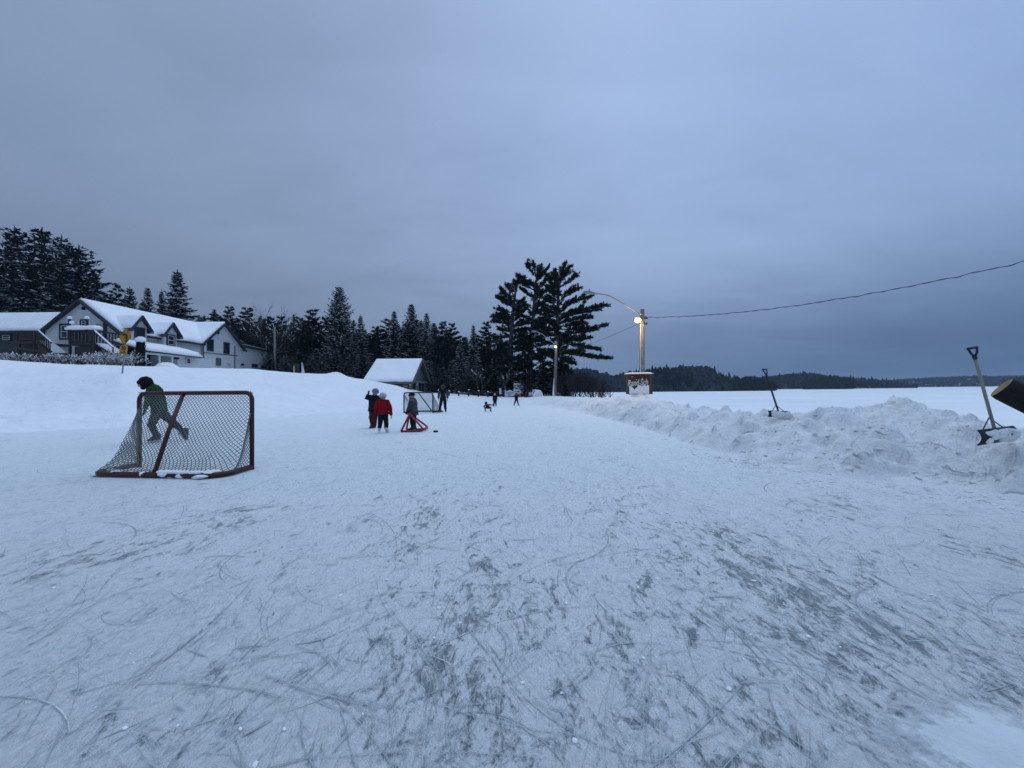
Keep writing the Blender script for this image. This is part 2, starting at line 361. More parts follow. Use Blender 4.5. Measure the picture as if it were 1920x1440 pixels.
M['forest'] = mat('distant_conifers', (0.010, 0.016, 0.017), 0.9, 0.05, var=0.5, vscale=0.05)
M['forest2'] = mat('distant_hardwoods', (0.030, 0.036, 0.046), 0.9, 0.05, var=0.35, vscale=0.05)
# ------------------------------------------------------------------ ground
ICE_Z = 0.0
PR = {
 -900: [(8, -.05), (9, .3), (13, 2.6), (15, 3.3), (19, 3.1), (400, 3.2)],
 -300: [(10.5, -.05), (11.3, .3), (12.5, .6), (16, 2.7), (19, 3.4), (23, 3.1), (400, 3.2)],
 0: [(13, -.05), (13.7, .22), (15.3, .5), (16.2, .62), (20, 2.75), (23, 3.40), (25.5, 3.32), (32, 2.95), (400, 3.2)],
 230: [(14.8, -.05), (15.5, .25), (17, .68), (20, 2.45), (24, 3.06), (26.5, 3.0), (31, 2.8), (400, 3.2)],
 480: [(19.5, -.05), (20.2, .25), (22, .7), (27, 2.6), (30, 3.12), (32.5, 3.05), (37, 2.8), (400, 3.0)],
 620: [(23.6, -.05), (24.3, .25), (26, .6), (31, 2.3), (34, 2.84), (36.5, 2.75), (41, 2.5), (400, 2.7)],
 690: [(26.4, -.05), (27.2, .25), (29, .55), (34, 1.85), (38, 2.42), (41, 2.4), (45, 2.2), (400, 2.4)],
 750: [(29, -.05), (29.7, .2), (33, .7), (38, 1.5), (42, 1.85), (46, 1.75), (400, 1.8)],
 800: [(34, -.05), (34.8, .25), (38, .6), (42, .92), (50, .95), (400, 1.4)],
 850: [(36, -.05), (37, .3), (44, .7), (50, .8), (400, 1.2)],
 960: [(37, -.05), (38, .17), (44, .36), (50, .32), (400, .5)],
 1040: [(28.5, -.05), (29.3, .3), (33, .60), (40, .6), (46, .4), (90, .3), (130, -1.6), (400, -1.7)],
 1120: [(18.5, -.05), (19.2, .35), (22, .70), (25, .75), (30, .5), (40, -.4), (55, -1.6), (400, -1.7)],
 1200: [(13.2, -.05), (13.8, .33), (15.5, .66), (18.5, .9), (23, .85), (28, .2), (38, -1.6), (400, -1.7)],
 1300: [(8.9, -.05), (9.4, .3), (11, .6), (12.5, .7), (15, .5), (22, -.4), (32, -1.6), (400, -1.7)],
 1440: [(6.6, -.05), (6.95, .22), (7.7, .52), (8.7, .72), (10, .66), (14, .2), (20, -.6), (28, -1.6), (400, -1.7)],
 1560: [(5.7, -.05), (6.05, .22), (6.8, .55), (7.6, .82), (9, .76), (13, .2), (20, -.6), (28, -1.6), (400, -1.7)],
 1690: [(5.3, -.05), (5.65, .2), (6.3, .5), (7.2, .86), (8.2, 1.10), (9.5, .8), (13, .2), (20, -.8), (28, -1.6), (400, -1.7)],
 1800: [(5.05, -.05), (5.35, .18), (5.8, .42), (6.4, .68), (7.2, .82), (8.5, .5), (12, 0), (20, -.9), (28, -1.6), (400, -1.7)],
 1920: [(4.55, -.05), (4.8, .2), (5.1, .52), (5.4, .68), (5.9, .52), (6.8, .5), (8, .4), (12, -.2), (20, -1), (28, -1.6), (400, -1.7)],
 2100: [(4, -.05), (4.3, .25), (4.8, .7), (6, .8), (8, .6), (12, 0), (20, -1), (28, -1.6), (400, -1.7)],
 2900: [(2.6, -.05), (3, .4), (4, .8), (6, .8), (9, .3), (14, -.6), (22, -1.6), (400, -1.7)],
}
us = sorted(PR)
UG = np.concatenate([np.arange(-900, -40, 20.0), np.arange(-40, 1040, 7.0), np.arange(1040, 2100, 5.0), np.arange(2100, 2901, 20.0)])
DG = np.concatenate([np.exp(np.linspace(math.log(2.4), math.log(14), 230)), np.exp(np.linspace(math.log(14), math.log(60), 170))[1:], np.exp(np.linspace(math.log(60), math.log(400), 24))[1:]])
prof = np.array([np.interp(DG, [p[0] for p in PR[u]], [p[1] for p in PR[u]]) for u in us])     # rows per control column
# toe depth warps make the interpolation follow the bank edge
toe = np.array([PR[u][0][0] for u in us], float)
def smooth_interp(x):
    i = int(np.clip(np.searchsorted(us, x) - 1, 0, len(us) - 2)); t = (x - us[i]) / (us[i + 1] - us[i]); return i, min(max(t, 0), 1)
def toe_at(u):
    i, t = smooth_interp(u); return math.exp((1 - t) * math.log(toe[i]) + t * math.log(toe[i + 1]))
Zg = np.zeros((len(UG), len(DG)))
for a, u in enumerate(UG):
    i, t = smooth_interp(u); tu = toe_at(u)
    k0 = us[i]; k1 = us[i + 1]
    z0 = np.interp(DG * toe[i] / tu, [p[0] for p in PR[k0]], [p[1] for p in PR[k0]])
    z1 = np.interp(DG * toe[i + 1] / tu, [p[0] for p in PR[k1]], [p[1] for p in PR[k1]])
    Zg[a] = z0 * (1 - t) + z1 * t
for _ in range(5):
    Zs = Zg.copy(); Zs[1:-1] = (Zg[:-2] + 2 * Zg[1:-1] + Zg[2:]) / 4
    Zs[:, 1:-1] = (Zs[:, :-2] + 2 * Zs[:, 1:-1] + Zs[:, 2:]) / 4; Zg = Zs
# extra heaps on the hill: the drift before the porch, the knob left of the shed
def heap(u0, d0, su, sd, h):
    global Zg
    Zg = Zg + h * np.exp(-((UG[:, None] - u0) / su) ** 2) * np.exp(-((DG[None, :] - d0) / sd) ** 2)
heap(298, 30.0, 17, 1.2, .62); heap(322, 30.2, 17, 1.2, .62); heap(632, 35, 17, 1.6, 0.32); heap(1203, 22.3, 14, 1.3, 0.3); heap(1690, 8.0, 26, .7, .08)
heap(1560, 6.9, 40, .5, -.08); heap(1620, 6.5, 24, .35, .12); heap(1490, 7.3, 24, .4, .10); heap(1370, 8.8, 25, .5, .10); heap(1895, 4.85, 34, .16, .17)
Xg = (UG[:, None] - 960) / FPX * DG[None, :]; Yg = np.broadcast_to(DG[None, :], Xg.shape)
for a in range(len(UG)):
    u = UG[a]; right = min(1, max(0, (u - 1000) / 120)); far_l = 1 - right
    for b in range(len(DG)):
        z = Zg[a, b]
        if DG[b] > 90: continue
        x = Xg[a, b]; y = DG[b]
        k = min(1, max(0, (z + 0.06) / 0.25))
        if k <= 0 and z < -0.3: k = 0.6
        if right > 0 and DG[b] < 32:
            q = Vector((x, y, 0))
            n1 = noise.fractal(q * 1.05, 1.0, 2.0, 3); n2 = noise.fractal(q * 3.2 + Vector((9, 1, 0)), 0.8, 2.1, 4)
            cell = noise.cell(q * 1.7) - 0.5
            vor = noise.voronoi(q * 2.3 + Vector((n1 * .35, n2 * .3, 0)))[0]
            lump = max(0, 0.55 - vor[0]) * 0.24
            z += right * k * (0.085 * n1 + 0.105 * n2 + lump * 1.2 * (.55 + .9 * max(0, min(1, .5 + n1))) - 0.09)
        if far_l > 0:
            q = Vector((x * 0.35, y * 0.35, 3))
            low = min(1, max(0.25, (1.3 - z) / 0.9))
            z += far_l * k * (0.05 * noise.fractal(q, 1.0, 2.0, 4) + 0.11 * low * noise.fractal(q * 4.5, 0.9, 2.0, 3))
        Zg[a, b] = z
nu, nd = len(UG), len(DG)
vv = np.stack([Xg, Yg, Zg], -1).reshape(-1, 3)
ia, ib = np.meshgrid(np.arange(nu - 1), np.arange(nd - 1), indexing='ij'); q0 = (ia * nd + ib).ravel()
ff = np.stack([q0, q0 + nd, q0 + nd + 1, q0 + 1], -1)
me = bpy.data.meshes.new('snow_bank'); me.from_pydata(vv.tolist(), [], ff.tolist())
me.materials.append(M['ground'])
at = me.attributes.new('packed', 'FLOAT', 'POINT'); at.data.foreach_set('value', np.repeat(np.clip((UG - 900) / 260, 0, 1), nd).astype(np.float32))
me.polygons.foreach_set('use_smooth', [True] * len(ff)); me.update()
o = bpy.data.objects.new('snowy_ground', me); COL.objects.link(o); tag(o, kind='structure')
def hz(x, y):
    u = 960 + FPX * x / y
    a = np.clip(np.searchsorted(UG, u) - 1, 0, nu - 2); b = np.clip(np.searchsorted(DG, y) - 1, 0, nd - 2)
    s = min(max((u - UG[a]) / (UG[a + 1] - UG[a]), 0), 1); t = min(max((y - DG[b]) / (DG[b + 1] - DG[b]), 0), 1)
    return float(Zg[a, b] * (1 - s) * (1 - t) + Zg[a + 1, b] * s * (1 - t) + Zg[a, b + 1] * (1 - s) * t + Zg[a + 1, b + 1] * s * t)
def ground_at(px, d):
    """world point on the terrain under image column px at depth d"""
    x = P(px, 728, d).x; y = P(px, 728, d).y
    return Vector((x, y, hz(x, y)))

# ice sheet
pts = [(-40, -14), (12, -14), (12, 1.5)] + [((u - 960) / FPX * (toe_at(u) + .7), toe_at(u) + .7) for u in np.arange(2900, -901, -20.0)] + [(-40, 6)]
mb = MB(); mb.face([(x, y, 0.0) for x, y in pts]); o = fix_normals(mb.build('ice_rink', M['ice'])); tag(o, kind='structure')
if o.data.polygons[0].normal.z < 0: o.data.flip_normals()
mb = MB(); mb.face([(10, 9, -1.25), (2600, 9, -1.25), (2600, 2600, -1.25), (-300, 2600, -1.25), (-300, 60, -1.25), (10, 60, -1.25)]); tag(mb.build('frozen_lake', M['lake']), kind='structure')

# skate marks: thin curved grooves and ridges of shavings lying on the ice
rng = random.Random(5)
mb = MB()
def groove(x, y, ang, L, curv, w, mi, z):
    n = max(5, int(L / 0.09)); cx, cy, a = x, y, ang; pl = []
    for i in range(n + 1):
        t = i / n; ww = w * (math.sin(math.pi * (0.06 + 0.88 * t)) ** 0.6) * (0.7 + 0.6 * noise.noise(Vector((cx * 9, cy * 9, L))) ** 2 + 0.3 * rng.random())
        pl.append((cx + math.sin(a) * ww / 2, cy - math.cos(a) * ww / 2, cx - math.sin(a) * ww / 2, cy + math.cos(a) * ww / 2))
        cx += math.cos(a) * L / n; cy += math.sin(a) * L / n; a += curv * L / n
    for i in range(n):
        p, q = pl[i], pl[i + 1]
        mb.face([(p[0], p[1], z), (q[0], q[1], z), (q[2], q[3], z), (p[2], p[3], z)], mi)
cnt = 0
while cnt < 1700:
    d = math.exp(rng.uniform(math.log(1.25), math.log(9))); u = rng.uniform(-80, 2000)
    x = (u - 960) / FPX * d
    if d > toe_at(u) - 0.2: continue
    ang = rng.gauss(math.pi / 2, 0.75) if rng.random() < 0.5 else rng.uniform(0, math.pi)
    if rng.random() < 0.5: ang += math.pi
    L = rng.choice((0.08, 0.12, 0.16, 0.22, 0.3, 0.5, 0.9)) * rng.uniform(0.6, 1.4) * (0.75 + 0.12 * d)
    curv = rng.gauss(0, 0.5) if rng.random() < 0.6 else rng.choice((-1, 1)) * rng.uniform(.7, 1.9) / max(.5, L)
    light = False
    if light: L *= .45
    w = rng.choice((0.0018, 0.0025, 0.0035, 0.006)) * rng.uniform(0.7, 1.3) * (1 + d * 0.09)
    z = 0.0035 + 0.000004 * cnt
    groove(x, y := d, ang, L, curv, w, 1 if light else 0, z)
    if not light and rng.random() < 0.10: groove(x + w * .9, d, ang, L * .5, curv, w * .5, 1, z + 0.000001)
    if rng.random() < 0.25: groove(x + rng.uniform(.02, .06), d, ang + rng.gauss(0, .03), L * rng.uniform(.5, .9), curv, w * .7, 0, z + 0.000002)
    cnt += 1
tag(mb.build('skate_marks', [M['markd'], M['markl']]), kind='stuff')
# loose crumbs of snow on the ice
mb = MB()
for i in range(380):
    d = math.exp(rng.uniform(math.log(1.3), math.log(7))); u = rng.uniform(-60, 1980)
    if d > toe_at(u) - .3: continue
    if i > 110:                                         # most lie along the foot of the bank
        u = rng.uniform(1240, 1950); d = toe_at(u) * rng.uniform(.86, .99)
    r = rng.uniform(.003, .010) * (1 + .14 * d) * (1.5 if i > 150 and rng.random() < .25 else 1); sd = rng.random() * 50
    mb.ball(((u - 960) / FPX * d, d, r * .25), (r * rng.uniform(.8, 1.7), r, r * .55), 8, 5, Matrix.Rotation(rng.random() * 3, 3, 'Z'), 0, lambda q: q * (1 + .6 * noise.noise(q * 1.7 + Vector((sd, 0, 0)))))
tag(mb.build('snow_crumbs', M['roofsnow'], smooth=True), kind='stuff')
# drifted snow lying on the ice at the near right corner
mb = MB(); c0 = G(1930, 1440); nr, na = 14, 64; rr = []
for j in range(nr + 1):
    t = j / nr
    rr.append([(c0.x + math.cos(a) * t * (1.0 + .25 * noise.noise(Vector((math.cos(a) * 2, math.sin(a) * 2, 3))) + .1 * noise.noise(Vector((math.cos(a) * 7, math.sin(a) * 7, 3)))) * .62, c0.y + math.sin(a) * t * (1.0 + .25 * noise.noise(Vector((math.cos(a) * 2, math.sin(a) * 2, 3)))) * .40,
        -.004 + .012 * (1 - t) + .03 * (1 - t * t) ** 1.6 + .008 * noise.noise(Vector((math.cos(a) * t * 4, math.sin(a) * t * 4, 9))) * (1 - t)) for a in [2 * math.pi * k / na for k in range(na)]])
mb.loft(rr, 0, False); o = fix_normals(mb.build('snow_patch', M['patch'], smooth=True)); tag(o, kind='structure')
at = o.data.attributes.new('thin', 'FLOAT', 'POINT'); at.data.foreach_set('value', [j / nr for j in range(nr + 1) for k in range(na)])
# broken chunks thrown on the right bank
mb = MB()
for i in range(150):
    u = rng.uniform(1080, 1960); d = toe_at(u) * rng.uniform(1.02, 1.35); x = (u - 960) / FPX * d
    r = rng.uniform(.015, .04) * (1 if rng.random() < .9 else 1.6)
    mm = Matrix.Rotation(rng.random() * 3, 3, 'Z') @ Matrix.Rotation(rng.uniform(-.6, .6), 3, 'X'); sd = rng.random() * 99
    mb.ball((x, d, hz(x, d) - r * .05), (r * rng.uniform(.8, 1.7), r, r * rng.uniform(.45, .75)), 8, 6, mm, 0, lambda q: q * (1 + .35 * noise.noise(q * 1.6 + Vector((sd, 0, 0)))))
tag(mb.build('snow_chunks', M['bank'], smooth=True), kind='stuff')

# ------------------------------------------------------------------ hills across the lake
def hill(name, prof, base_d, back, mats, tree_px, dens, seed, clear=()):
    rg = random.Random(seed); mbh = MB(); mbt = MB()
    ups = [p[0] for p in prof]
    def top(u): return float(np.interp(u, ups, [p[1] for p in prof]))
    cols = np.arange(ups[0], ups[-1] + .1, 6.0); rows = 9
    grid = []
    for u in cols:
        zt = P(u, top(u) + tree_px * .8, base_d * (1 + back * .6)).z; c = []
        for j in range(rows + 1):
            t = j / rows; d = base_d * (1 + back * t); x = P(u, 725, d).x
            s = math.sin(min(1, t / .6) * math.pi / 2) if t < .6 else math.cos((t - .6) / .4 * math.pi / 2)
            z = -1.5 + (zt + 1.5) * s + (noise.noise(Vector((x * .03, d * .03, seed))) * 1.2 if 0 < j < rows else 0)
            c.append((x, P(u, 725, d).y, z))
        grid.append(c)
    for i in range(len(cols) - 1):
        for j in range(rows):
            mbh.face([grid[i][j], grid[i + 1][j], grid[i + 1][j + 1], grid[i][j + 1]])
    tag(mbh.build(name, M['hillside'], smooth=True), kind='structure')
    n = int((ups[-1] - ups[0]) * dens)
    for k in range(n):
        u = rg.uniform(ups[0], ups[-1]); t = rg.random() ** .9 * .62
        i = min(len(cols) - 2, int((u - ups[0]) / 6)); fr = (u - cols[i]) / 6; j = min(rows - 1, int(t * rows)); fj = t * rows - j
        a = Vector(grid[i][j]).lerp(Vector(grid[i][j + 1]), fj); b = Vector(grid[i + 1][j]).lerp(Vector(grid[i + 1][j + 1]), fj); p = a.lerp(b, min(max(fr, 0), 1))
        if any(c0 < u < c1 and t0 < t < t1 and rg.random() < pr for c0, c1, t0, t1, pr in clear): continue
        h = tree_px / FPX * base_d * rg.uniform(.55, 1.25)
        if top(u) > 0 and rg.random() < .05: h *= 1.45
        hard = noise.noise(Vector((p.x * .02, p.y * .02, 5 + seed))) + rg.uniform(-.25, .25) > .12
        if hard and len(mats) > 1:
            mbt.ball(p + Vector((0, 0, h * .42)), (h * .26, h * .26, h * .42), 6, 5, None, 1, lambda q: q * (1 + .5 * noise.noise(q * 2.3 + p)))
        else:
            r = h * rg.uniform(.17, .27); ns = 6; ph = rg.random() * 6
            for (z0, z1, rr) in ((.08, .55, 1), (.35, .8, .72), (.62, 1.0, .45)):
                ring = [p + Vector((math.cos(ph + 2 * math.pi * m / ns) * r * rr * rg.uniform(.6, 1.3), math.sin(ph + 2 * math.pi * m / ns) * r * rr, h * (z0 + rg.uniform(-.05, .05)))) for m in range(ns)]
                tipp = p + Vector((0, 0, h * z1)); b0 = len(mbt.v); mbt.v.extend(tuple(q) for q in ring); mbt.v.append(tuple(tipp))
                for m in range(ns): mbt.f.append((b0 + m, b0 + (m + 1) % ns, b0 + ns)); mbt.m.append(0)
    return mbt
t1 = hill('hills', [(1010, 696), (1060, 694), (1085, 690), (1105, 691), (1125, 698), (1150, 704), (1172, 700), (1200, 696), (1240, 689), (1270, 688), (1310, 685), (1334, 688), (1346, 697), (1360, 704), (1420, 708), (1455, 715)],
     250, .30, [1, 2], 13, 8.0, 3, clear=((1326, 1342, 0, .2, .95), (1332, 1392, .34, .56, .85), (1242, 1258, 0, .1, .7), (1286, 1296, 0, .08, .7)))
tag(t1.build('spruce_forest', [M['forest'], M['forest2']]), kind='stuff')
t2 = hill('hills', [(1370, 712), (1400, 709), (1440, 706), (1480, 701), (1510, 699), (1530, 700), (1560, 705), (1600, 708), (1650, 712), (1690, 717), (1720, 722)],
     400, .3, [1, 2], 8.5, 8.0, 4, clear=((1440, 1452, .0, .12, .9), (1470, 1487, .2, .5, .5), (1605, 1640, 0, .1, .6)))
tag(t2.build('mixed_forest', [M['forest'], M['forest2']]), kind='stuff')
t3 = hill('hills', [(1505, 716), (1522, 711), (1550, 709), (1575, 708), (1598, 709), (1606, 718)], 340, .06, [1], 11, 5.0, 5)
tag(t3.build('island_forest', [M['forest']]), kind='stuff')
t4 = hill('hills', [(1600, 716), (1660, 712), (1740, 707), (1800, 705), (1860, 704), (1930, 703), (2010, 703), (2120, 704), (2300, 710)],
     620, .3, [1, 2], 4.5, 7.0, 6, clear=((1748, 1762, .25, .45, .9), (1775, 1782, .2, .35, .8), (1830, 1845, 0, .1, .9)))
tag(t4.build('far_shore_forest', [M['forest2'], M['forest2']]), kind='stuff')
t5 = hill('hills', [(1880, 714), (1900, 709), (1930, 707), (1980, 708), (2060, 716)], 480, .06, [1], 8, 4.0, 7)
tag(t5.build('point_forest', [M['forest']]), kind='stuff')
# ------------------------------------------------------------------ trees
def quad(mb, c, ax, sd, mi=0):
    mb.face([c - ax - sd * .6, c - ax * .2 - sd, c + ax, c - ax * .2 + sd], mi)
def spruce_mesh(seed, H, Rb, low=0.05, p_snow=0.3, taper=0.85, droop=0.32, sparse=1.0, upt=0.28, gap=0.0):
    rg = random.Random(seed); tr = MB(); cr = MB(); sn = MB()
    lean = Vector((rg.uniform(-.01, .01), rg.uniform(-.01, .01), 1))
    tr.tube([(lean * (H * t)).to_tuple() for t in (0, .3, .6, .85, .99)], [H * .013, H * .0105, H * .007, H * .003, H * .0012], 7)
    z = low * H
    while z < H * .985:
        t = z / H; n = max(5, int((9.5 - 3.4 * t) * sparse)); ph = rg.random() * 6.28
        env = 1.22 * Rb * ((1 - t) ** taper) * (1 if t > low + .08 else .85) + 0.14
        for k in range(n):
            if rg.random() < gap: continue
            az = ph + 6.283 * k / n + rg.uniform(-.3, .3); L = env * rg.uniform(.66, 1.16)
            if rg.random() < .06: L *= 1.18
            dr = Vector((math.cos(az), math.sin(az), 0)); side = Vector((-dr.y, dr.x, 0)); dz = rg.uniform(-.12, .12)
            def pt(s): return lean * z + dr * (L * s) + Vector((0, 0, L * (-droop * s * (1 - .3 * t) + (upt + .35 * max(0, t - .55)) * max(s, 0) ** 2.6 + dz * s)))
            if L > .8: tr.tube([pt(0), pt(.5), pt(.9)], [.03 * H / 20 + L * .008, .02 * H / 20, .008], 3, caps=False)
            m = max(2, int(L / .36))
            for q in range(m):
                s = (q + .35 + rg.uniform(0, .5)) / m; s = min(s, 1.0); c = pt(s); tg = (pt(min(1, s + .1)) - pt(s - .1)).normalized()
                w = (.5 + .75 * (1 - abs(2 * s - 1))) * (.55 + .45 * min(1, L / 2.5))
                for sg in (-1, 1):
                    d = (tg * rg.uniform(.5, .9) + side * sg * rg.uniform(.45, .95) + Vector((0, 0, rg.uniform(-.42, .08)))).normalized()
                    ax = d * (.44 * w * rg.uniform(.8, 1.25)); sd = d.cross(Vector((rg.uniform(-.5, .5), rg.uniform(-.5, .5), 1))).normalized() * rg.uniform(.12, .22)
                    quad(cr, c + ax * .75, ax, sd)
                dn = Vector((rg.uniform(-.3, .3), rg.uniform(-.3, .3), -1)).normalized()
                if rg.random() < .6: quad(cr, c + dn * .14, dn * .34 * w, side * .17)
                if s > .2 and rg.random() < p_snow * (1.25 if s > .5 else .8):
                    ax = (tg + side * rg.uniform(-.5, .5)).normalized() * (.2 + .24 * rg.random()) * (.6 + .5 * w); sd = side * rg.uniform(.07, .16)
                    up = c + Vector((0, 0, .10 + .05 * rg.random())) + dr * .1
                    quad(sn, up, ax, sd)
                    quad(sn, up - Vector((0, 0, .06)), ax * 1.1, Vector((0, 0, .05 + .07 * rg.random())))
                    if rg.random() < .5: quad(sn, up + side * .12, side * (.2 + .2 * rg.random()), Vector((0, 0, .06)))
            tp = pt(1); quad(cr, tp, (pt(1) - pt(.85)).normalized() * .22, side * .07); quad(cr, tp, (pt(1) - pt(.85)).normalized() * .2, Vector((0, 0, .07)))
        z += H * .026 * rg.uniform(.75, 1.3) * (1.1 - .35 * t) * (20 / H) ** .45
    for _ in range(10):
        a = rg.random() * 6.28; quad(cr, lean * (H * rg.uniform(.95, 1.0)), Vector((math.cos(a) * .12, math.sin(a) * .12, .3)), Vector((math.sin(a), -math.cos(a), 0)) * .06)
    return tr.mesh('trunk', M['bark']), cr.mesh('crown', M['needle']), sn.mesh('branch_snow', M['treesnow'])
def pine_mesh(seed, H, Rb, low=.3, p_snow=.12, flat=.9):
    rg = random.Random(seed); tr = MB(); cr = MB(); sn = MB()
    bend = [Vector((rg.uniform(-.02, .02) * H * t, rg.uniform(-.02, .02) * H * t, H * t)) for t in (0, .25, .5, .75, 1)]
    tr.tube(bend, [H * .016, H * .013, H * .009, H * .005, H * .001], 7)
    def tk(t):
        f = t * 4; i = min(3, int(f)); return bend[i].lerp(bend[i + 1], f - i)
    nb = int(52)
    for k in range(nb):
        t = low + (1 - low) * (k + rg.random()) / nb; az = k * 2.4 + rg.uniform(-.5, .5)
        env = Rb * min(1.0, (1.06 - t) * 2.1) ** .8 * (0.65 + .35 * min(1, (t - low + .12) * 5)); L = env * rg.uniform(.6, 1.1)
        dr = Vector((math.cos(az), math.sin(az), 0)); side = Vector((-dr.y, dr.x, 0)); r0 = rg.uniform(-.05, .28)
        pt = lambda s: tk(t) + dr * L * s + Vector((0, 0, L * (r0 * s + .12 * s * s)))
        tr.tube([pt(0), pt(.5), pt(.92)], [.05, .035, .012], 4, caps=False)
        tuft_limb(rg, pt, L, side, cr, sn, p_snow, .15, 1.0, 1.8)
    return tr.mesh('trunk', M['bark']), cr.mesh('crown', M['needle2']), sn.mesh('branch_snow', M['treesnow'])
def tuft_limb(rg, pt, L, side, cr, sn, p_snow, start=.25, dens=1.0, size=1.0):
    m = max(3, int(L / .33 * dens))
    for q in range(m):
        s = start + (1 - start) * (q + rg.random()) / m; wid = .42 * min(L, 3) * (1 - s * .55) * .55
        for sg in (-1, 0, 1):
            if sg == 0 and rg.random() < .3: continue
            c = pt(s) + side * sg * wid * rg.uniform(.3, 1.0) + Vector((0, 0, rg.uniform(-.08, .2)))
            tg = (pt(min(1, s + .1)) - pt(s - .1)).normalized()
            for _ in range(8):
                d = (tg * rg.uniform(-.1, 1.0) + side * rg.uniform(-.8, .8) + Vector((0, 0, rg.uniform(-.25, .75)))).normalized()
                ax = d * (.19 * size * rg.uniform(.7, 1.35)); sd = d.cross(Vector((rg.uniform(-1, 1), rg.uniform(-1, 1), rg.uniform(-1, 1)))).normalized() * .043 * size
                quad(cr, c + ax * .8, ax, sd)
            if rg.random() < p_snow: quad(sn, c + Vector((0, 0, .16)), tg * .2, side * .11)
def tree(name, protos, u, top, d, base_z, wid, label, group=None, H=20.0, Rb=3.6, rot=None):
    """wid = crown width in photo pixels"""
    tip = P(u, top, d); h = tip.z - base_z; rgx = random.Random(int(u * 7 + d))
    s = 1.22 * wid / FPX * d / (2 * Rb)
    o = thing(name, (tip.x, tip.y, base_z), label, 'tree', group, rgx.random() * 6.28 if rot is None else rot, (s, s, h / H))
    tr, cr, sn = protos[rgx.randrange(len(protos))]
    link_mesh('trunk', tr, o); link_mesh('crown', cr, o)
    if sn and len(sn.polygons): link_mesh('branch_snow', sn, o)['kind'] = 'stuff'
    return o
SP = [spruce_mesh(11, 20, 3.6, .05, .5), spruce_mesh(12, 20, 3.6, .06, .62, .95, .4), spruce_mesh(13, 20, 3.6, .04, .44, .78, .26, 1.05)]
SPD = [spruce_mesh(21, 20, 3.6, .05, .14, .9), spruce_mesh(22, 20, 3.6, .07, .2, .8, .25)]
BIG = [spruce_mesh(31, 20, 3.6, .05, .44, .66, .2, .85, .34), spruce_mesh(32, 20, 3.6, .04, .40, .7, .28, .85, .34)]
SILV = [spruce_mesh(41, 20, 3.6, .04, .75, .62, -.02, 1.25, .30, .12)]
NAR = [spruce_mesh(51, 20, 3.6, .05, .45, .8, .45, 1.0, .2)]
PIN = [pine_mesh(61, 20, 3.6, .22, .5), pine_mesh(62, 20, 3.6, .18, .4)]
DPIN = [pine_mesh(63, 20, 3.6, .1, .05)]
WG = 'snowy conifers of the wood behind the house and shed'
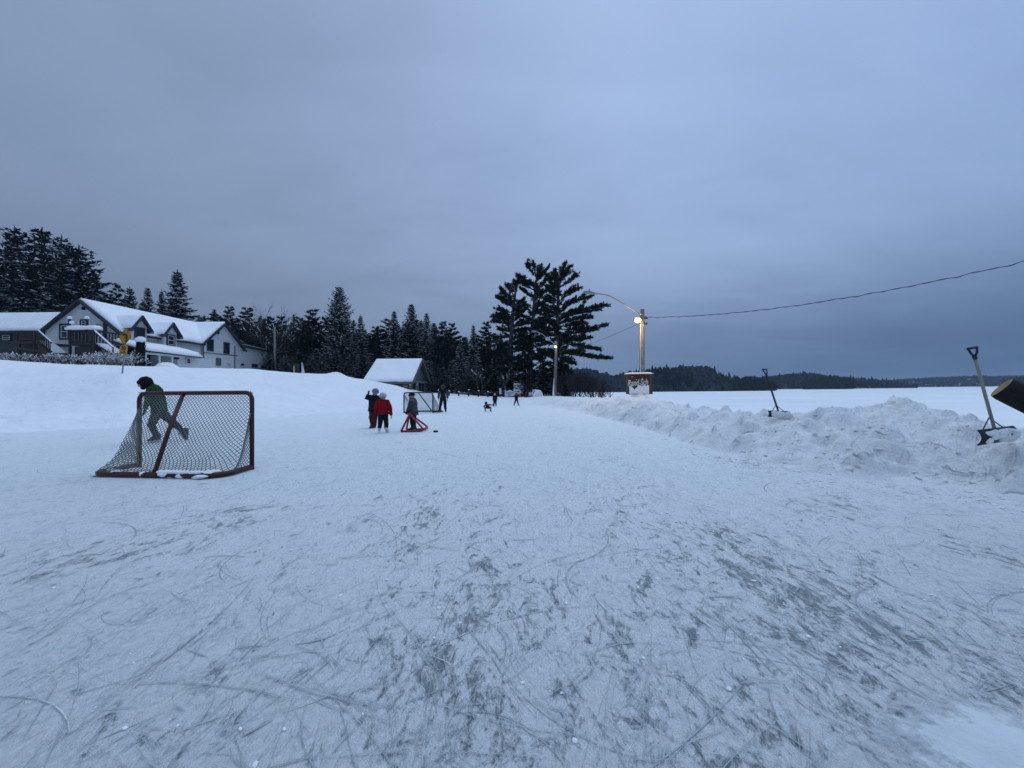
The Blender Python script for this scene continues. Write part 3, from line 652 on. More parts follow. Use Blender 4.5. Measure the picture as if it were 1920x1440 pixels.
TL = [  # name, prototypes, column, top row, depth, base z, crown width, label
 ('spruce_tree', BIG, -24, 452, 52, 3.2, 120, 'tall dark spruce cut by the left edge of the photo, behind the low roof'),
 ('spruce_tree', BIG, 20, 422, 55, 3.2, 118, 'very tall spruce leftmost of the peaks above the low snowy roof'),
 ('spruce_tree', BIG, 76, 426, 56, 3.2, 112, 'very tall spruce, middle of the three peaks above the low snowy roof'),
 ('spruce_tree', BIG, 112, 439, 59, 3.2, 84, 'tall spruce with a pointed top, left of the broad one over the gable'),
 ('spruce_tree', BIG, 146, 460, 51, 3.2, 122, 'broad snow-laden spruce directly above the gable peak of the white house'),
 ('spruce_tree', SP, 2, 520, 46, 3.2, 60, 'white-frosted lower spruce at the left edge, its boughs over the low roof'),
 ('spruce_tree', SP, 178, 512, 55, 3.2, 62, 'shorter spruce at the right shoulder of the tall left-hand clump'),
 ('pine_tree', DPIN, 217, 537, 58, 3.2, 44, 'dark round-topped pine with no snow behind the main roof'),
 ('spruce_tree', SP, 243, 538, 59, 3.2, 52, 'snowy spruce behind the main roof beside the dark round pine'),
 ('spruce_tree', SP, 277, 539, 58, 3.2, 46, 'slim snowy spruce rising behind the first dormer'),
 ('spruce_tree', SP, 303, 543, 60, 3.2, 40, 'slim snowy spruce half hidden left of the tallest one behind the dormers'),
 ('spruce_tree', SP, 333, 506, 57, 3.2, 84, 'big symmetrical snowy spruce standing alone above the second dormer'),
 ('spruce_tree', SP, 382, 590, 66, 3.0, 40, 'small snowy spruce just over the ridge of the gable wing'),
 ('spruce_tree', SP, 402, 579, 66, 3.0, 34, 'small frosted spruce over the peak of the gable wing'),
 ('pine_tree', PIN, 430, 577, 60, 3.0, 36, 'dark pine with two tops right of the gable wing peak'),
 ('pine_tree', PIN, 463, 579, 58, 3.0, 48, 'round-headed frosted pine above the flat-roofed extension'),
 ('spruce_tree', SP, 488, 592, 62, 3.0, 40, 'frosted spruce between the round pine and the bare treetop'),
 ('spruce_tree', SPD, 551, 588, 60, 2.8, 30, 'slim dark spruce left of the broad black pine'),
 ('pine_tree', DPIN, 588, 582, 58, 2.8, 60, 'broad black pine with a flat top, almost free of snow'),
 ('spruce_tree', SILV, 636, 537, 55, 2.6, 58, 'tall silvery spruce with dense rounded tip, highest tree left of the shed'),
 ('spruce_tree', SP, 676, 590, 56, 2.5, 44, 'pointed snowy spruce right beside the tall silvery one'),
 ('pine_tree', PIN, 704, 614, 57, 2.4, 42, 'lower frosted pine behind the left end of the shed roof'),
 ('spruce_tree', SP, 739, 583, 56, 2.0, 44, 'snowy spruce leftmost of the clump right above the shed roof'),
 ('spruce_tree', SP, 771, 570, 58, 2.0, 60, 'tallest spruce of the clump right above the shed roof'),
 ('spruce_tree', SP, 800, 587, 57, 1.8, 44, 'snowy spruce above the shed gable, right of the tallest there'),
 ('pine_tree', PIN, 829, 604, 56, 1.2, 42, 'dark pine with a rounded head behind the man in dungarees'),
 ('pine_tree', PIN, 846, 608, 58, 1.2, 42, 'dark pine second right of the shed, behind the snow-hung small spruce'),
 ('spruce_tree', NAR, 863, 634, 52, 1.0, 34, 'small drooping spruce hung with snow right of the shed'),
 ('spruce_tree', NAR, 887, 607, 54, 1.0, 30, 'narrow spire-like spruce left of the tall wind-swept pines'),
 ('pine_tree', PIN, 911, 606, 57, 0.9, 44, 'snow-flecked pine just left of the tall wind-swept pines'),
]
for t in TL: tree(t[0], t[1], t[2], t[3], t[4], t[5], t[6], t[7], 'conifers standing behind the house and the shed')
rng = random.Random(8)
for u in list(range(170, 380, 34)) + list(range(375, 960, 15)):
    top = float(np.interp(u, [160, 330, 380, 440, 560, 640, 700, 760, 820, 870, 960], [560, 570, 602, 603, 612, 612, 628, 616, 622, 646, 640])) + rng.uniform(-6, 14)
    tree('spruce_tree', SPD if rng.random() < .5 else SP, u + rng.uniform(-7, 7), top, 68 + rng.uniform(-4, 5), 2.2, rng.uniform(44, 62),
         'dark spruce mostly hidden in the back row of the wood', 'back row of spruces filling the wood')
rng = random.Random(19)
for u in list(range(372, 700, 17)) + list(range(712, 940, 16)):
    top = float(np.interp(u, [372, 400, 460, 512, 590, 640, 700, 735, 800, 850, 880, 940], [598, 590, 594, 590, 600, 596, 620, 600, 600, 618, 630, 622])) + rng.uniform(-5, 12)
    pn = rng.random() < .4
    tree('pine_tree' if pn else 'spruce_tree', PIN if pn else SP, u + rng.uniform(-6, 6), top, 63 + rng.uniform(-2, 2), 2.2, rng.uniform(40, 56),
         'snowy conifer standing within the dense middle of the wood', 'middle row of conifers filling the wood')
rng = random.Random(9)
for u in list(range(505, 700, 15)) + list(range(805, 945, 14)):
    top = 660 + rng.uniform(-10, 18) if u < 700 else 684 + rng.uniform(-10, 14)
    tree('spruce_tree', SP + SPD, u + rng.uniform(-5, 5), top, 52 + rng.uniform(-3, 3), 2.2 if u < 700 else .9, rng.uniform(32, 46),
         'low young spruce flecked with snow at the foot of the wood', 'young spruces along the foot of the wood')

# the wind-swept white pines: trunks and limbs laid out limb by limb
def big_pine(label, base, trunk_px, d, limbs, seed, dens=1.0):
    rg = random.Random(seed); b = ground_at(base[0], d); b.z -= .15
    o = thing('white_pine', b, label, 'tree', 'tall wind-swept pines by the rink'); tr = MB(); cr = MB(); sn = MB()
    tp = [b] + [P(u, y, d + rg.uniform(-.3, .3)) for u, y in trunk_px]; n = len(tp)
    tr.tube(tp, [.42 * (1 - .9 * (i / (n - 1)) ** 1.2) + .02 for i in range(n)], 9)
    def att(py):
        for i in range(n - 1):
            za, zb = tp[i].z, tp[i + 1].z; zz = P(960, py, d).z
            if za <= zz <= zb: return tp[i].lerp(tp[i + 1], (zz - za) / (zb - za))
        return tp[-1]
    for (y0, ux, uy, dd) in limbs:
        a = att(y0); e = P(ux, uy, d + dd); L = (e - a).length; hv = Vector((e.x - a.x, e.y - a.y, 0))
        if hv.length < .01: hv = Vector((1, 0, 0))
        side = Vector((-hv.y, hv.x, 0)).normalized(); sag = rg.uniform(-.04, .07) * L
        pt = lambda s, a=a, e=e, sag=sag: a.lerp(e, s) + Vector((0, 0, -sag * math.sin(math.pi * min(max(s, 0), 1))))
        tr.tube([pt(0), pt(.35), pt(.7), pt(.95)], [.10, .07, .045, .015], 5, caps=False)
        tuft_limb(rg, pt, L, side, cr, sn, .06, .18, 1.6 * dens, 1.15)
        for _ in range(int(L * 1.7)):                      # side boughs
            s0 = rg.uniform(.25, .9); q0 = pt(s0); sl = rg.uniform(.6, 1.5) * (1.15 - s0) * 1.6
            dv = ((e - a).normalized() * .8 + side * rg.choice((-1, 1)) * rg.uniform(.4, 1) + Vector((0, 0, rg.uniform(.0, .4)))).normalized()
            p2 = lambda s, q0=q0, dv=dv, sl=sl: q0 + dv * sl * s + Vector((0, 0, .1 * sl * s * s))
            tuft_limb(rg, p2, sl, Vector((-dv.y, dv.x, 0)).normalized(), cr, sn, .06, .1, 1.3 * dens, 1.12)
    tr.build('trunk', M['bark'], o); cr.build('crown', M['needle2'], o); sn.build('branch_snow', M['treesnow'], o)['kind'] = 'stuff'
    return o
def rl(rg, cols):
    out = []
    for (y0, ux, uy) in cols: out.append((y0, ux, uy, rg.uniform(-1.2, 1.2)))
    return out
rg = random.Random(77)
big_pine('tallest right-hand pine whose long limbs sweep right toward the lamp arm', (1038, 742), [(1041, 690), (1044, 640), (1046, 590), (1047, 545), (1052, 498)], 50,
 rl(rg, [(525, 1058, 494), (535, 1066, 500), (540, 1086, 516), (548, 1040, 505), (555, 1090, 541), (565, 1076, 548), (572, 1112, 556), (580, 1098, 553), (590, 1144, 573), (596, 1128, 581), (606, 1112, 596), (612, 1098, 607), (618, 1140, 611), (624, 1122, 618),
   (634, 1110, 633), (642, 1092, 640), (640, 1126, 657), (650, 1148, 673), (656, 1112, 668), (668, 1078, 684), (676, 1060, 690), (560, 1022, 538), (575, 1015, 560), (590, 1018, 585), (605, 1008, 602), (620, 1012, 625), (640, 1010, 648), (655, 1018, 668), (680, 1012, 690), (690, 1066, 706), (700, 1022, 712)]
   + [(y, 1046 + rg.uniform(-22, 26), y - rg.uniform(2, 14)) for y in range(520, 725, 5)] + [(y, 1046 + rg.uniform(-44, 34), y + rg.uniform(-12, 12)) for y in range(590, 735, 5)]), 101)
big_pine('tall flat-topped pine in the middle of the wind-swept group', (992, 742), [(993, 690), (996, 640), (1000, 590), (1003, 545), (1008, 500)], 53,
 rl(rg, [(520, 987, 498), (522, 1000, 496), (525, 1016, 497), (530, 1028, 500), (540, 968, 517), (545, 964, 528), (548, 1030, 515), (560, 975, 540), (565, 1026, 545), (580, 972, 570), (590, 1024, 575), (600, 970, 592), (610, 1022, 605), (625, 968, 622), (640, 1016, 640), (650, 972, 650), (665, 1010, 668), (680, 975, 682), (695, 1004, 700)]
   + [(y, 1002 + rg.uniform(-22, 22), y - rg.uniform(3, 12)) for y in range(520, 725, 6)] + [(y, 1000 + rg.uniform(-34, 34), y + rg.uniform(-10, 10)) for y in range(600, 735, 5)]), 102)
big_pine('shorter left-hand pine of the wind-swept group with upswept side boughs', (957, 742), [(957, 690), (958, 640), (961, 590), (966, 550), (972, 530)], 51,
 rl(rg, [(552, 966, 532), (556, 950, 536), (565, 937, 543), (575, 930, 556), (585, 928, 580), (595, 922, 594), (600, 940, 588), (610, 921, 604), (622, 934, 618), (632, 928, 636), (645, 938, 650), (575, 985, 560), (590, 988, 580), (610, 986, 605), (635, 984, 632), (655, 982, 655), (660, 926, 668), (678, 934, 682), (690, 978, 690), (700, 932, 706), (712, 976, 712)]
   + [(y, 959 + rg.uniform(-26, 26), y - rg.uniform(2, 12)) for y in range(560, 735, 4)]), 103)
for (u, top, d, w, lb) in ((926, 668, 47, 40, 'low dark spruce at the left foot of the wind-swept pines'), (985, 690, 46, 44, 'low dark spruce behind the white park sign'), (1018, 684, 47, 48, 'low dark spruce between the trunks of the wind-swept pines'), (1058, 694, 46, 40, 'low dark spruce at the right foot of the wind-swept pines'), (902, 690, 48, 34, 'low dark spruce behind the short fence posts'), (950, 700, 49, 40, 'low dark spruce behind the narrow white sign')):
    tree('spruce_tree', SPD, u, top, d, .3, w, lb, 'low spruces under the wind-swept pines')

# bare broad-leaved trees and shrubs
def bare(name, loc, h, spread, seed, mats, label, cat, group, stems=5, depth=4, r0=.03, snow=.0, upright=.5, part='branches'):
    rg = random.Random(seed); o = thing(name, loc, label, cat, group); tr = MB(); sn = MB(); loc = Vector(loc)
    def grow(p, d, L, r, k):
        e = p + d * L; mid = p.lerp(e, .5) + Vector((rg.uniform(-.06, .06), rg.uniform(-.06, .06), rg.uniform(-.02, .05))) * L
        tr.tube([p, mid, e], [r, r * .85, r * .68], 3 if k < depth - 1 else 4, caps=False)
        if snow and rg.random() < snow: quad(sn, mid + Vector((0, 0, r + .02)), (e - p) * .4, Vector((-d.y, d.x, 0)).normalized() * (r + .035) if abs(d.z) < .99 else Vector((.05, 0, 0)))
        if k == 0: return
        for _ in range(rg.choice((2, 3, 3))):
            nd = (d + Vector((rg.uniform(-1, 1), rg.uniform(-1, 1), rg.uniform(-.45, .75))) * .62).normalized()
            grow(e if rg.random() < .6 else mid, nd, L * rg.uniform(.55, .85), r * .62, k - 1)
    for i in range(stems):
        a = rg.random() * 6.28; d = Vector((math.cos(a) * spread, math.sin(a) * spread, upright + rg.random() * .6)).normalized()
        grow(loc + Vector((math.cos(a), math.sin(a), 0)) * .1 - Vector((0, 0, .1)), d, h * rg.uniform(.3, .42), r0, depth)
    tr.build(part, mats, o)
    if len(sn.f): sn.build('branch_snow', M['treesnow'], o)['kind'] = 'stuff'
    return o
b = ground_at(513, 54); bare('bare_tree', b, 9.6, .16, 301, M['twig'], 'leafless round-topped tree right of the white house extension', 'tree', None, 6, 6, .085, .07, 1.5, 'trunk')
b = ground_at(900, 46); bare('bare_tree', b, 3.6, .25, 302, M['bark'], 'pale forked leafless sapling behind the fence posts', 'tree', None, 2, 4, .07, .1, 1.2, 'trunk')
b = ground_at(943, 45); bare('bare_tree', b, 4.6, .12, 303, M['bark'], 'pale leaning bare trunk between the two white signs', 'tree', None, 1, 3, .16, .2, 1.4, 'trunk')
SHG = 'leafless purple-brown bushes on the point by the lake'
for i, (u, d, h, lb) in enumerate(((1062, 38, 2.6, 'leafless bush right against the leaning lamp pole'), (1075, 36, 2.9, 'tall leafless bush, second right of the leaning lamp pole'), (1090, 35, 2.7, 'leafless bush in the middle of the thicket under the long pine limbs'), (1104, 34, 2.6, 'leafless bush at the right part of the thicket below the lowest pine limb'), (1120, 33, 2.3, 'leafless bush spreading at the right end of the thicket'), (1136, 31, 1.6, 'low arching bush rightmost before the brown sign box'), (1083, 42, 3.3, 'tallest leafless bush standing back behind the thicket'), (1112, 41, 3.0, 'leafless bush standing back at the lake side of the thicket'), (1050, 41, 2.4, 'leafless bush partly behind the leaning lamp pole'))):
    b = ground_at(u, d); b.z = max(b.z, .3 - .02 * i); bare('bare_bush', b, h, .55, 310 + i, M['twigred'], lb, 'bush', SHG, 9, 4, .026, 0, .8)
# hedge and brush below the house: snow-dusted stalks
HG = 'snow-dusted brush in front of the houses'
rng = random.Random(4)
for i, u in enumerate(range(-14, 150, 15)):
    b = ground_at(u + rng.uniform(-3, 3), 25.3); bare('snowy_bush', b, .95, .35, 400 + i, M['stalk'], 'snow-dusted dry bush in the hedge row under the low-roofed house', 'bush', 'dry hedge row under the low-roofed house', 20, 2, .02, .5, 1.3)
for i, u in enumerate(range(158, 268, 10)):
    b = ground_at(u + rng.uniform(-3, 3), 26.2 + rng.uniform(-.6, 1.2)); bare('snowy_bush', b, 1.5 - abs(u - 215) * .006, .6, 430 + i, M['twig'], 'tangled snow-flecked bush below the porch steps of the white house', 'bush', 'tangled bushes below the porch steps', 9, 3, .022, .7, .8)
# columnar shrub with a snow cap
b = ground_at(263, 27.0); o = thing('columnar_shrub', b, 'dark upright evergreen column with a snow cap beside the yellow road sign', 'shrub'); cr = MB(); rg = random.Random(6)
hh = P(263, 640, 27).z - b.z
for i in range(900):
    a = rg.random() * 6.28; t = rg.random(); r = .28 * (1 - .25 * t) * rg.uniform(.75, 1.05) * (1 + .15 * math.sin(3 * a + 6 * t)); c = b + Vector((math.cos(a) * r, math.sin(a) * r, hh * t))
    d = Vector((math.cos(a) * .5, math.sin(a) * .5, 1)).normalized(); quad(cr, c, d * .12, Vector((-math.sin(a), math.cos(a), .3)) * .06)
cr.build('foliage', M['needle'], o); tr = MB(); tr.tube([b - Vector((0, 0, .1)), b + Vector((0, 0, hh * .9))], [.1, .05], 6); tr.build('trunk', M['bark'], o)
cp = MB(); cp.ball(b + Vector((0, 0, hh + .1)), (.30, .30, .24), 12, 8, None, 0, lambda q: q * (1 + .2 * noise.noise(q * 2))); cp.build('snow_cap', M['roofsnow'], o, smooth=True)
# ------------------------------------------------------------------ buildings
def slab(mb, a, b, c, d, th, mi=0):
    a, b, c, d = map(Vector, (a, b, c, d)); n = (b - a).cross(d - a).normalized()
    if n.z < 0: n = -n
    mb.prism([a, b, c, d], n * th, mi)
def snow_sheet(mb, a, b, c, d, th, nx=16, ny=8, seed=0, edge=1.0):
    """a,b = lower edge, d,c = upper edge; soft-edged layer of snow"""
    a, b, c, d = map(Vector, (a, b, c, d)); n = (b - a).cross(d - a).normalized()
    if n.z < 0: n = -n
    top = []; bot = []
    for j in range(ny + 1):
        for i in range(nx + 1):
            s = i / nx; t = j / ny; p = a.lerp(b, s).lerp(d.lerp(c, s), t)
            wob = .10 * noise.noise(Vector((s * 7 + seed, t * 3, seed)))
            ex = min(s, 1 - s) * nx; ey = min(t, 1 - t) * ny; e = min(1, .45 + .55 * min(ex, ey))
            if j == 0: p = p - (d - a).normalized() * (.06 + wob)
            top.append(p + n * th * e * (1 + wob * 1.5)); bot.append(p + n * .005)
    W = nx + 1; vs = top + bot; T = len(top); fs = []
    for j in range(ny):
        for i in range(nx):
            k = j * W + i; fs.append((k, k + 1, k + W + 1, k + W)); fs.append((T + k, T + k + W, T + k + W + 1, T + k + 1))
    for i in range(nx):
        fs.append((i, T + i, T + i + 1, i + 1)); k = ny * W + i; fs.append((k, k + 1, T + k + 1, T + k))
    for j in range(ny):
        k = j * W; fs.append((k, k + W, T + k + W, T + k)); k = j * W + nx; fs.append((k, T + k, T + k + W, k + W))
    mb.add(vs, fs)
def window(parent, p0, p1, axis, trim=.11, mullion=True, fm=None, label=None, depth=.03, cross=1):
    """p0 = upper left, p1 = lower right corners on the wall plane; axis = wall normal ('-Y' or '+X')"""
    fm = fm or M['trim']
    if axis == '-Y': uo = Vector((1, 0, 0)); no = Vector((0, -1, 0)); w = p1.x - p0.x
    else: uo = Vector((0, 1, 0)); no = Vector((1, 0, 0)); w = p1.y - p0.y
    h = p0.z - p1.z; c = Vector(p0) + uo * (w / 2) - Vector((0, 0, h / 2)); mz = Vector((0, 0, 1))
    def bx(mb, cu, cz, su, szz, out, th): mb.box(c + uo * cu + mz * cz + no * out, (su if axis == '-Y' else th, th if axis == '-Y' else su, szz))
    g = MB(); bx(g, 0, 0, w - trim * 2 + .02, h - trim * 2 + .02, .02, .03); o = g.build('window', M['glass'], parent)
    f = MB()
    for s in (-1, 1): bx(f, s * (w - trim) / 2, 0, trim, h, .035, .07)
    for s in (-1, 1): bx(f, 0, s * (h - trim) / 2, w - 2 * trim - .004, trim, .035, .07)
    f.build('frame', fm, o, parent.location)
    if mullion:
        m = MB(); iw = w - 2 * trim - .012; ih = h - 2 * trim - .012; t = .045
        for s in (-1, 1): bx(m, s * (iw - t) / 2, 0, t, ih, .05, .03)
        for s in (-1, 0, 1): bx(m, 0, s * (ih - t) / 2, iw - 2 * t - .004, t, .05, .03)
        m.build('sash', M['trimw'], o, parent.location)
    return o
# --- white house
YF, XS, XL, XR, ZE, ZR, YB = 34.0, -34.75, -41.3, -38.0, 6.85, 9.5, 46.0
ZG = 2.4
H = thing('white_house', (-38, 40, ZG), 'white clapboard house with two dormers, dark blue trim and thick snow on its roofs', 'house')
w = MB(); w.face([(XL, YF, ZG), (XS, YF, ZG), (XS, YF, ZE), (XR, YF, ZR - .08), (XL, YF, ZE)]); w.face([(XS, YF, ZG), (XS, 42.9, ZG), (XS, 42.9, ZE), (XS, YF, ZE)])
w.face([(XL, YF, ZG), (XL, YF, ZE), (XL, YB, ZE), (XL, YB, ZG)])
# gable wing facing the lake side, then the flat-roofed end
YW0, YW1, XW = 43.0, 49.3, -34.6; YWM = 46.1
w.face([(XW, YW0, ZG), (XW, YW1, ZG), (XW, YW1, ZE - .1), (XW, YWM, ZR - .1), (XW, YW0, ZE - .1)]); w.face([(XW, YW0, ZG), (XW, YW0, ZE - .1), (-40, YW0, ZE - .1), (-40, YW0, ZG)])
w.face([(XW - .02, YW1, ZG), (XW - .02, 54.4, ZG), (XW - .02, 54.4, 7.0), (XW - .02, YW1, 7.2)]); w.face([(XW, 54.4, ZG), (-40, 54.4, ZG), (-40, 54.4, 7.0), (XW, 54.4, 7.0)]); w.face([(XW, YW1 + .05, ZG), (XW, YW1 + .05, 7.2), (-40, YW1 + .05, 7.2), (-40, YW1 + .05, ZG)])
w.build('wall', M['siding'], H)
rf = MB(); ov = .34; sl = (ZR - ZE) / (XS - XR)
def rz(x): return ZR - abs(x - XR) * sl
slab(rf, (XS + ov, YF - .35, rz(XS + ov)), (XS + ov, 43.2, rz(XS + ov)), (XR, YB, ZR), (XR, YF - .35, ZR), .1)
slab(rf, (XL - ov, YF - .35, rz(XL - ov)), (XL - ov, YB, rz(XL - ov)), (XR, YB, ZR), (XR, YF - .35, ZR), .1)
sw = (ZR - ZE) / (YWM - YW0)
slab(rf, (XW + .3, YW0 - .35, ZR - (YWM - YW0 + .35) * sw), (-40.4, YW0 - .35, ZR - (YWM - YW0 + .35) * sw), (-40.4, YWM, ZR), (XW + .3, YWM, ZR), .1)
slab(rf, (XW + .3, YW1 + .3, ZR - (YW1 + .3 - YWM) * sw), (-40.4, YW1 + .3, ZR - (YW1 + .3 - YWM) * sw), (-40.4, YWM, ZR), (XW + .3, YWM, ZR), .1)
slab(rf, (XW + .2, YW1 + .1, 7.25), (XW + .2, 54.6, 7.02), (-40.2, 54.6, 7.02), (-40.2, YW1 + .1, 7.25), .12)
RF = rf.build('roof', M['shingle'], H)
s = MB(); n1 = .11
def lift(p, k=.10): return Vector(p) + Vector((0, 0, k + .02))
snow_sheet(s, lift((XS + ov - .06, YF - .25, rz(XS + ov - .06))), lift((XS + ov - .06, 42.9, rz(XS + ov - .06))), lift((XR, YB, ZR)), lift((XR, YF - .25, ZR)), .30, 40, 10, 1)
snow_sheet(s, lift((XL - ov + .1, YF - .2, rz(XL - ov + .1))), lift((XL - ov + .1, YB, rz(XL - ov + .1))), lift((XR, YB, ZR)), lift((XR, YF - .2, ZR)), .12, 12, 5, 2)
ze = ZR - (YWM - YW0 + .3) * sw
snow_sheet(s, lift((XW + .22, YW0 - .3, ze)), lift((-40.2, YW0 - .3, ze)), lift((-40.2, YWM, ZR)), lift((XW + .22, YWM, ZR)), .34, 24, 10, 3)
snow_sheet(s, lift((XW + .1, YW1 + .2, 7.25)), lift((XW + .1, 54.5, 7.02)), lift((-40, 54.5, 7.02)), lift((-40, YW1 + .2, 7.25)), .12, 8, 4, 5)
s.build('roof_snow', M['roofsnow'], RF, H.location, True)
t = MB()
def rake(a, b, wd=.24): t.prism([Vector(a), Vector(b), Vector(b) - Vector((0, 0, wd)), Vector(a) - Vector((0, 0, wd))], (0, .07, 0))
def rakeX(a, b, wd=.24): t.prism([Vector(a), Vector(b), Vector(b) - Vector((0, 0, wd)), Vector(a) - Vector((0, 0, wd))], (-.07, 0, 0))
rake((XL - ov, YF - .43, rz(XL - ov) + .1), (XR, YF - .43, ZR + .1)); rake((XR, YF - .43, ZR + .1), (XS + ov, YF - .43, rz(XS + ov) + .1))
rakeX((XW + .38, YW0 - .35, ze + .06), (XW + .38, YWM, ZR + .1), .2); rakeX((XW + .38, YWM, ZR + .1), (XW + .38, YW1 + .35, ZR - (YW1 + .3 - YWM) * sw + .1), .2)
t.box((XS + ov + .02, 38.4, rz(XS + ov) + .0), (.05, 9.2, .16)); t.box((XW + .21, 52.0, 7.02), (.05, 5.1, .14)); t.build('trim', M['trim'], H)
# dormers
def dormer(yc, pk, hw, ztop, zeave, lab):
    X0 = -34.15; d = MB()
    d.face([(X0, yc - hw, 5.6), (X0, yc + hw, 5.6), (X0, yc + hw, zeave), (X0, yc, ztop - .1), (X0, yc - hw, zeave)])
    for sgn in (-1, 1): d.face([(X0, yc + sgn * hw, 5.6), (X0, yc + sgn * hw, zeave), (-37.6, yc + sgn * hw, zeave), (-37.6, yc + sgn * hw, 5.6)])
    D = d.build('dormer', M['siding'], H)
    r = MB(); sn = MB(); tr = MB(); o = .3; k = (ztop - zeave) / hw; zo = ztop - k * (hw + o)
    for sgn in (-1, 1):
        a = (X0 + .35, yc + sgn * (hw + o), zo); b = (-37.3, yc + sgn * (hw + o), zo); c = (-37.9, yc, ztop); e = (X0 + .35, yc, ztop)
        slab(r, a, b, c, e, .07); snow_sheet(sn, lift((X0 + .3, yc + sgn * (hw + o - .05), zo), .06), lift(b, .06), lift(c, .06), lift((X0 + .3, yc, ztop), .06), .26, 10, 6, yc)
        tr.prism([Vector((X0 + .42, yc + sgn * (hw + o), zo + .08)), Vector((X0 + .42, yc, ztop + .08)), Vector((X0 + .42, yc, ztop - .16)), Vector((X0 + .42, yc + sgn * (hw + o), zo - .16))], (-.06, 0, 0))
        tr.box((X0 + .1, yc + sgn * (hw + o - .14), zo - .1), (.5, .26, .12))
    r.build('dormer_roof', M['shingle'], D, H.location); sn.build('roof_snow', M['roofsnow'], D, H.location, True); fix_normals(tr.build('trim', M['trim'], D, H.location))
y1 = onX(266, 592, -33.9).y; y2 = onX(324, 605, -33.9).y
z1 = onX(267, 594, -34.1).z; z2 = onX(325, 607, -34.1).z
dormer(y1, 0, .72, z1, z1 - .92, ''); dormer(y2, 0, .72, z2, z2 - .92, '')
XD = -34.13
window(H, onX(252, 612, XD), onX(271, 642, XD), '+X', .12, False); window(H, onX(312, 626, XD), onX(328, 650, XD), '+X', .12)
# gable front windows
Yw = YF - .01
window(H, onY(112, 607, Yw), onY(131, 637, Yw), '-Y', .16); window(H, onY(151, 599, Yw), onY(164, 614, Yw), '-Y', .12); window(H, onY(178, 606, Yw), onY(193, 633, Yw), '-Y', .07, True, M['trimw'])
v = MB(); a = onY(154, 575, Yw); v.box(a + Vector((.14, -.02, -.15)), (.3, .06, .3)); v.build('attic_vent', M['black'], H)
v = MB(); a = onY(195, 606, Yw); b_ = onY(201, 637, Yw); v.box((a + b_) / 2 + Vector((0, -.03, 0)), (b_.x - a.x, .06, a.z - b_.z)); v.build('shutter', M['trim'], H)
# wing windows and doors
Xw = XW + .01
for q in ((388, 635, 400, 659), (419, 641, 430, 664)): window(H, onX(q[0], q[1], Xw), onX(q[2], q[3], Xw), '+X', .13, False)
v = MB(); a = onX(409, 622, Xw); v.box(a + Vector((.03, 0, -.1)), (.06, .28, .36)); v.build('attic_vent', M['black'], H)
for q in ((383, 676, 395, 684.5), (425, 680, 433, 686)): window(H, onX(q[0], q[1], Xw), onX(q[2], q[3], Xw), '+X', .07, True, M['trimw'])
window(H, onX(450, 680, Xw), onX(458, 687.5, Xw), '+X', .08, False, M['trimw']); window(H, onX(472, 682, Xw), onX(482.5, 689, Xw), '+X', .06, False); window(H, onX(489, 684, Xw), onX(498, 691, Xw), '+X', .06, False)
v = MB(); a = onX(405, 671, Xw); c_ = onX(414, 686, Xw); v.box(((Xw + .03), (a.y + c_.y) / 2, (a.z + c_.z) / 2), (.08, c_.y - a.y, a.z - c_.z)); v.build('door', M['grey'], H)
v = MB()
for u in (381.5, 440.5): a = onX(u, 648, Xw + .03); v.tube([a, Vector((a.x, a.y, ZG))], .05, 6)
v.tube([onX(446, 667, Xw + .03), onX(381.5, 661, Xw + .03)], .035, 5); v.build('drainpipe', M['trim'], H)
# porch with lean-to roof
XP = -31.6; yp0, yp1 = 33.2, 39.2; pf = MB(); zu, zl = 5.72, 4.86
slab(pf, (XP, yp0, zl), (XP, yp1, zl - .1), (XS + .02, yp1 + .4, zu - .1), (XS + .02, yp0, zu), .1)
PF = pf.build('porch_roof', M['shingle'], H); s = MB(); snow_sheet(s, lift((XP - .02, yp0 + .05, zl)), lift((XP - .02, yp1, zl - .1)), lift((XS + .1, yp1 + .2, zu - .1)), lift((XS + .1, yp0 + .05, zu)), .38, 30, 8, 9); s.build('roof_snow', M['roofsnow'], PF, H.location, True)
pw = MB(); pw.face([(XP - .5, 36.9, ZG), (XP - .5, 41.5, ZG), (XP - .5, 41.5, zl - .02), (XP - .5, 36.9, zl - .02)]); pw.face([(XP - .5, 41.5, ZG), (-34.7, 41.5, ZG), (-34.7, 41.5, zl), (XP - .5, 41.5, zl)]); pw.face([(XP - .5, 36.9, ZG), (XP - .5, 36.9, zl - .02), (-34.7, 36.9, zl), (-34.7, 36.9, ZG)]); pw.build('porch_wall', M['siding'], H)
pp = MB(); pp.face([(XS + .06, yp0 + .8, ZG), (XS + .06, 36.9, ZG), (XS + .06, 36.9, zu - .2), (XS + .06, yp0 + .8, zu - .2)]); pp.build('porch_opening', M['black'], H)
pp = MB()
for y in (33.3, 34.6, 35.9): pp.box((XP - .15, y, (ZG + zl) / 2), (.12, .12, zl - ZG - .02))
pp.box((XP - .15, 35.1, zl - .12), (.16, 3.8, .16)); pp.build('porch_post', M['trimw'], H)
Xq = XP - .48; window(H, onX(348, 671, Xq), onX(357.5, 683, Xq), '+X', .06, True, M['trimw'])
window(H, onX(326, 668, Xq), onX(335, 674, Xq), '+X', .06, False)
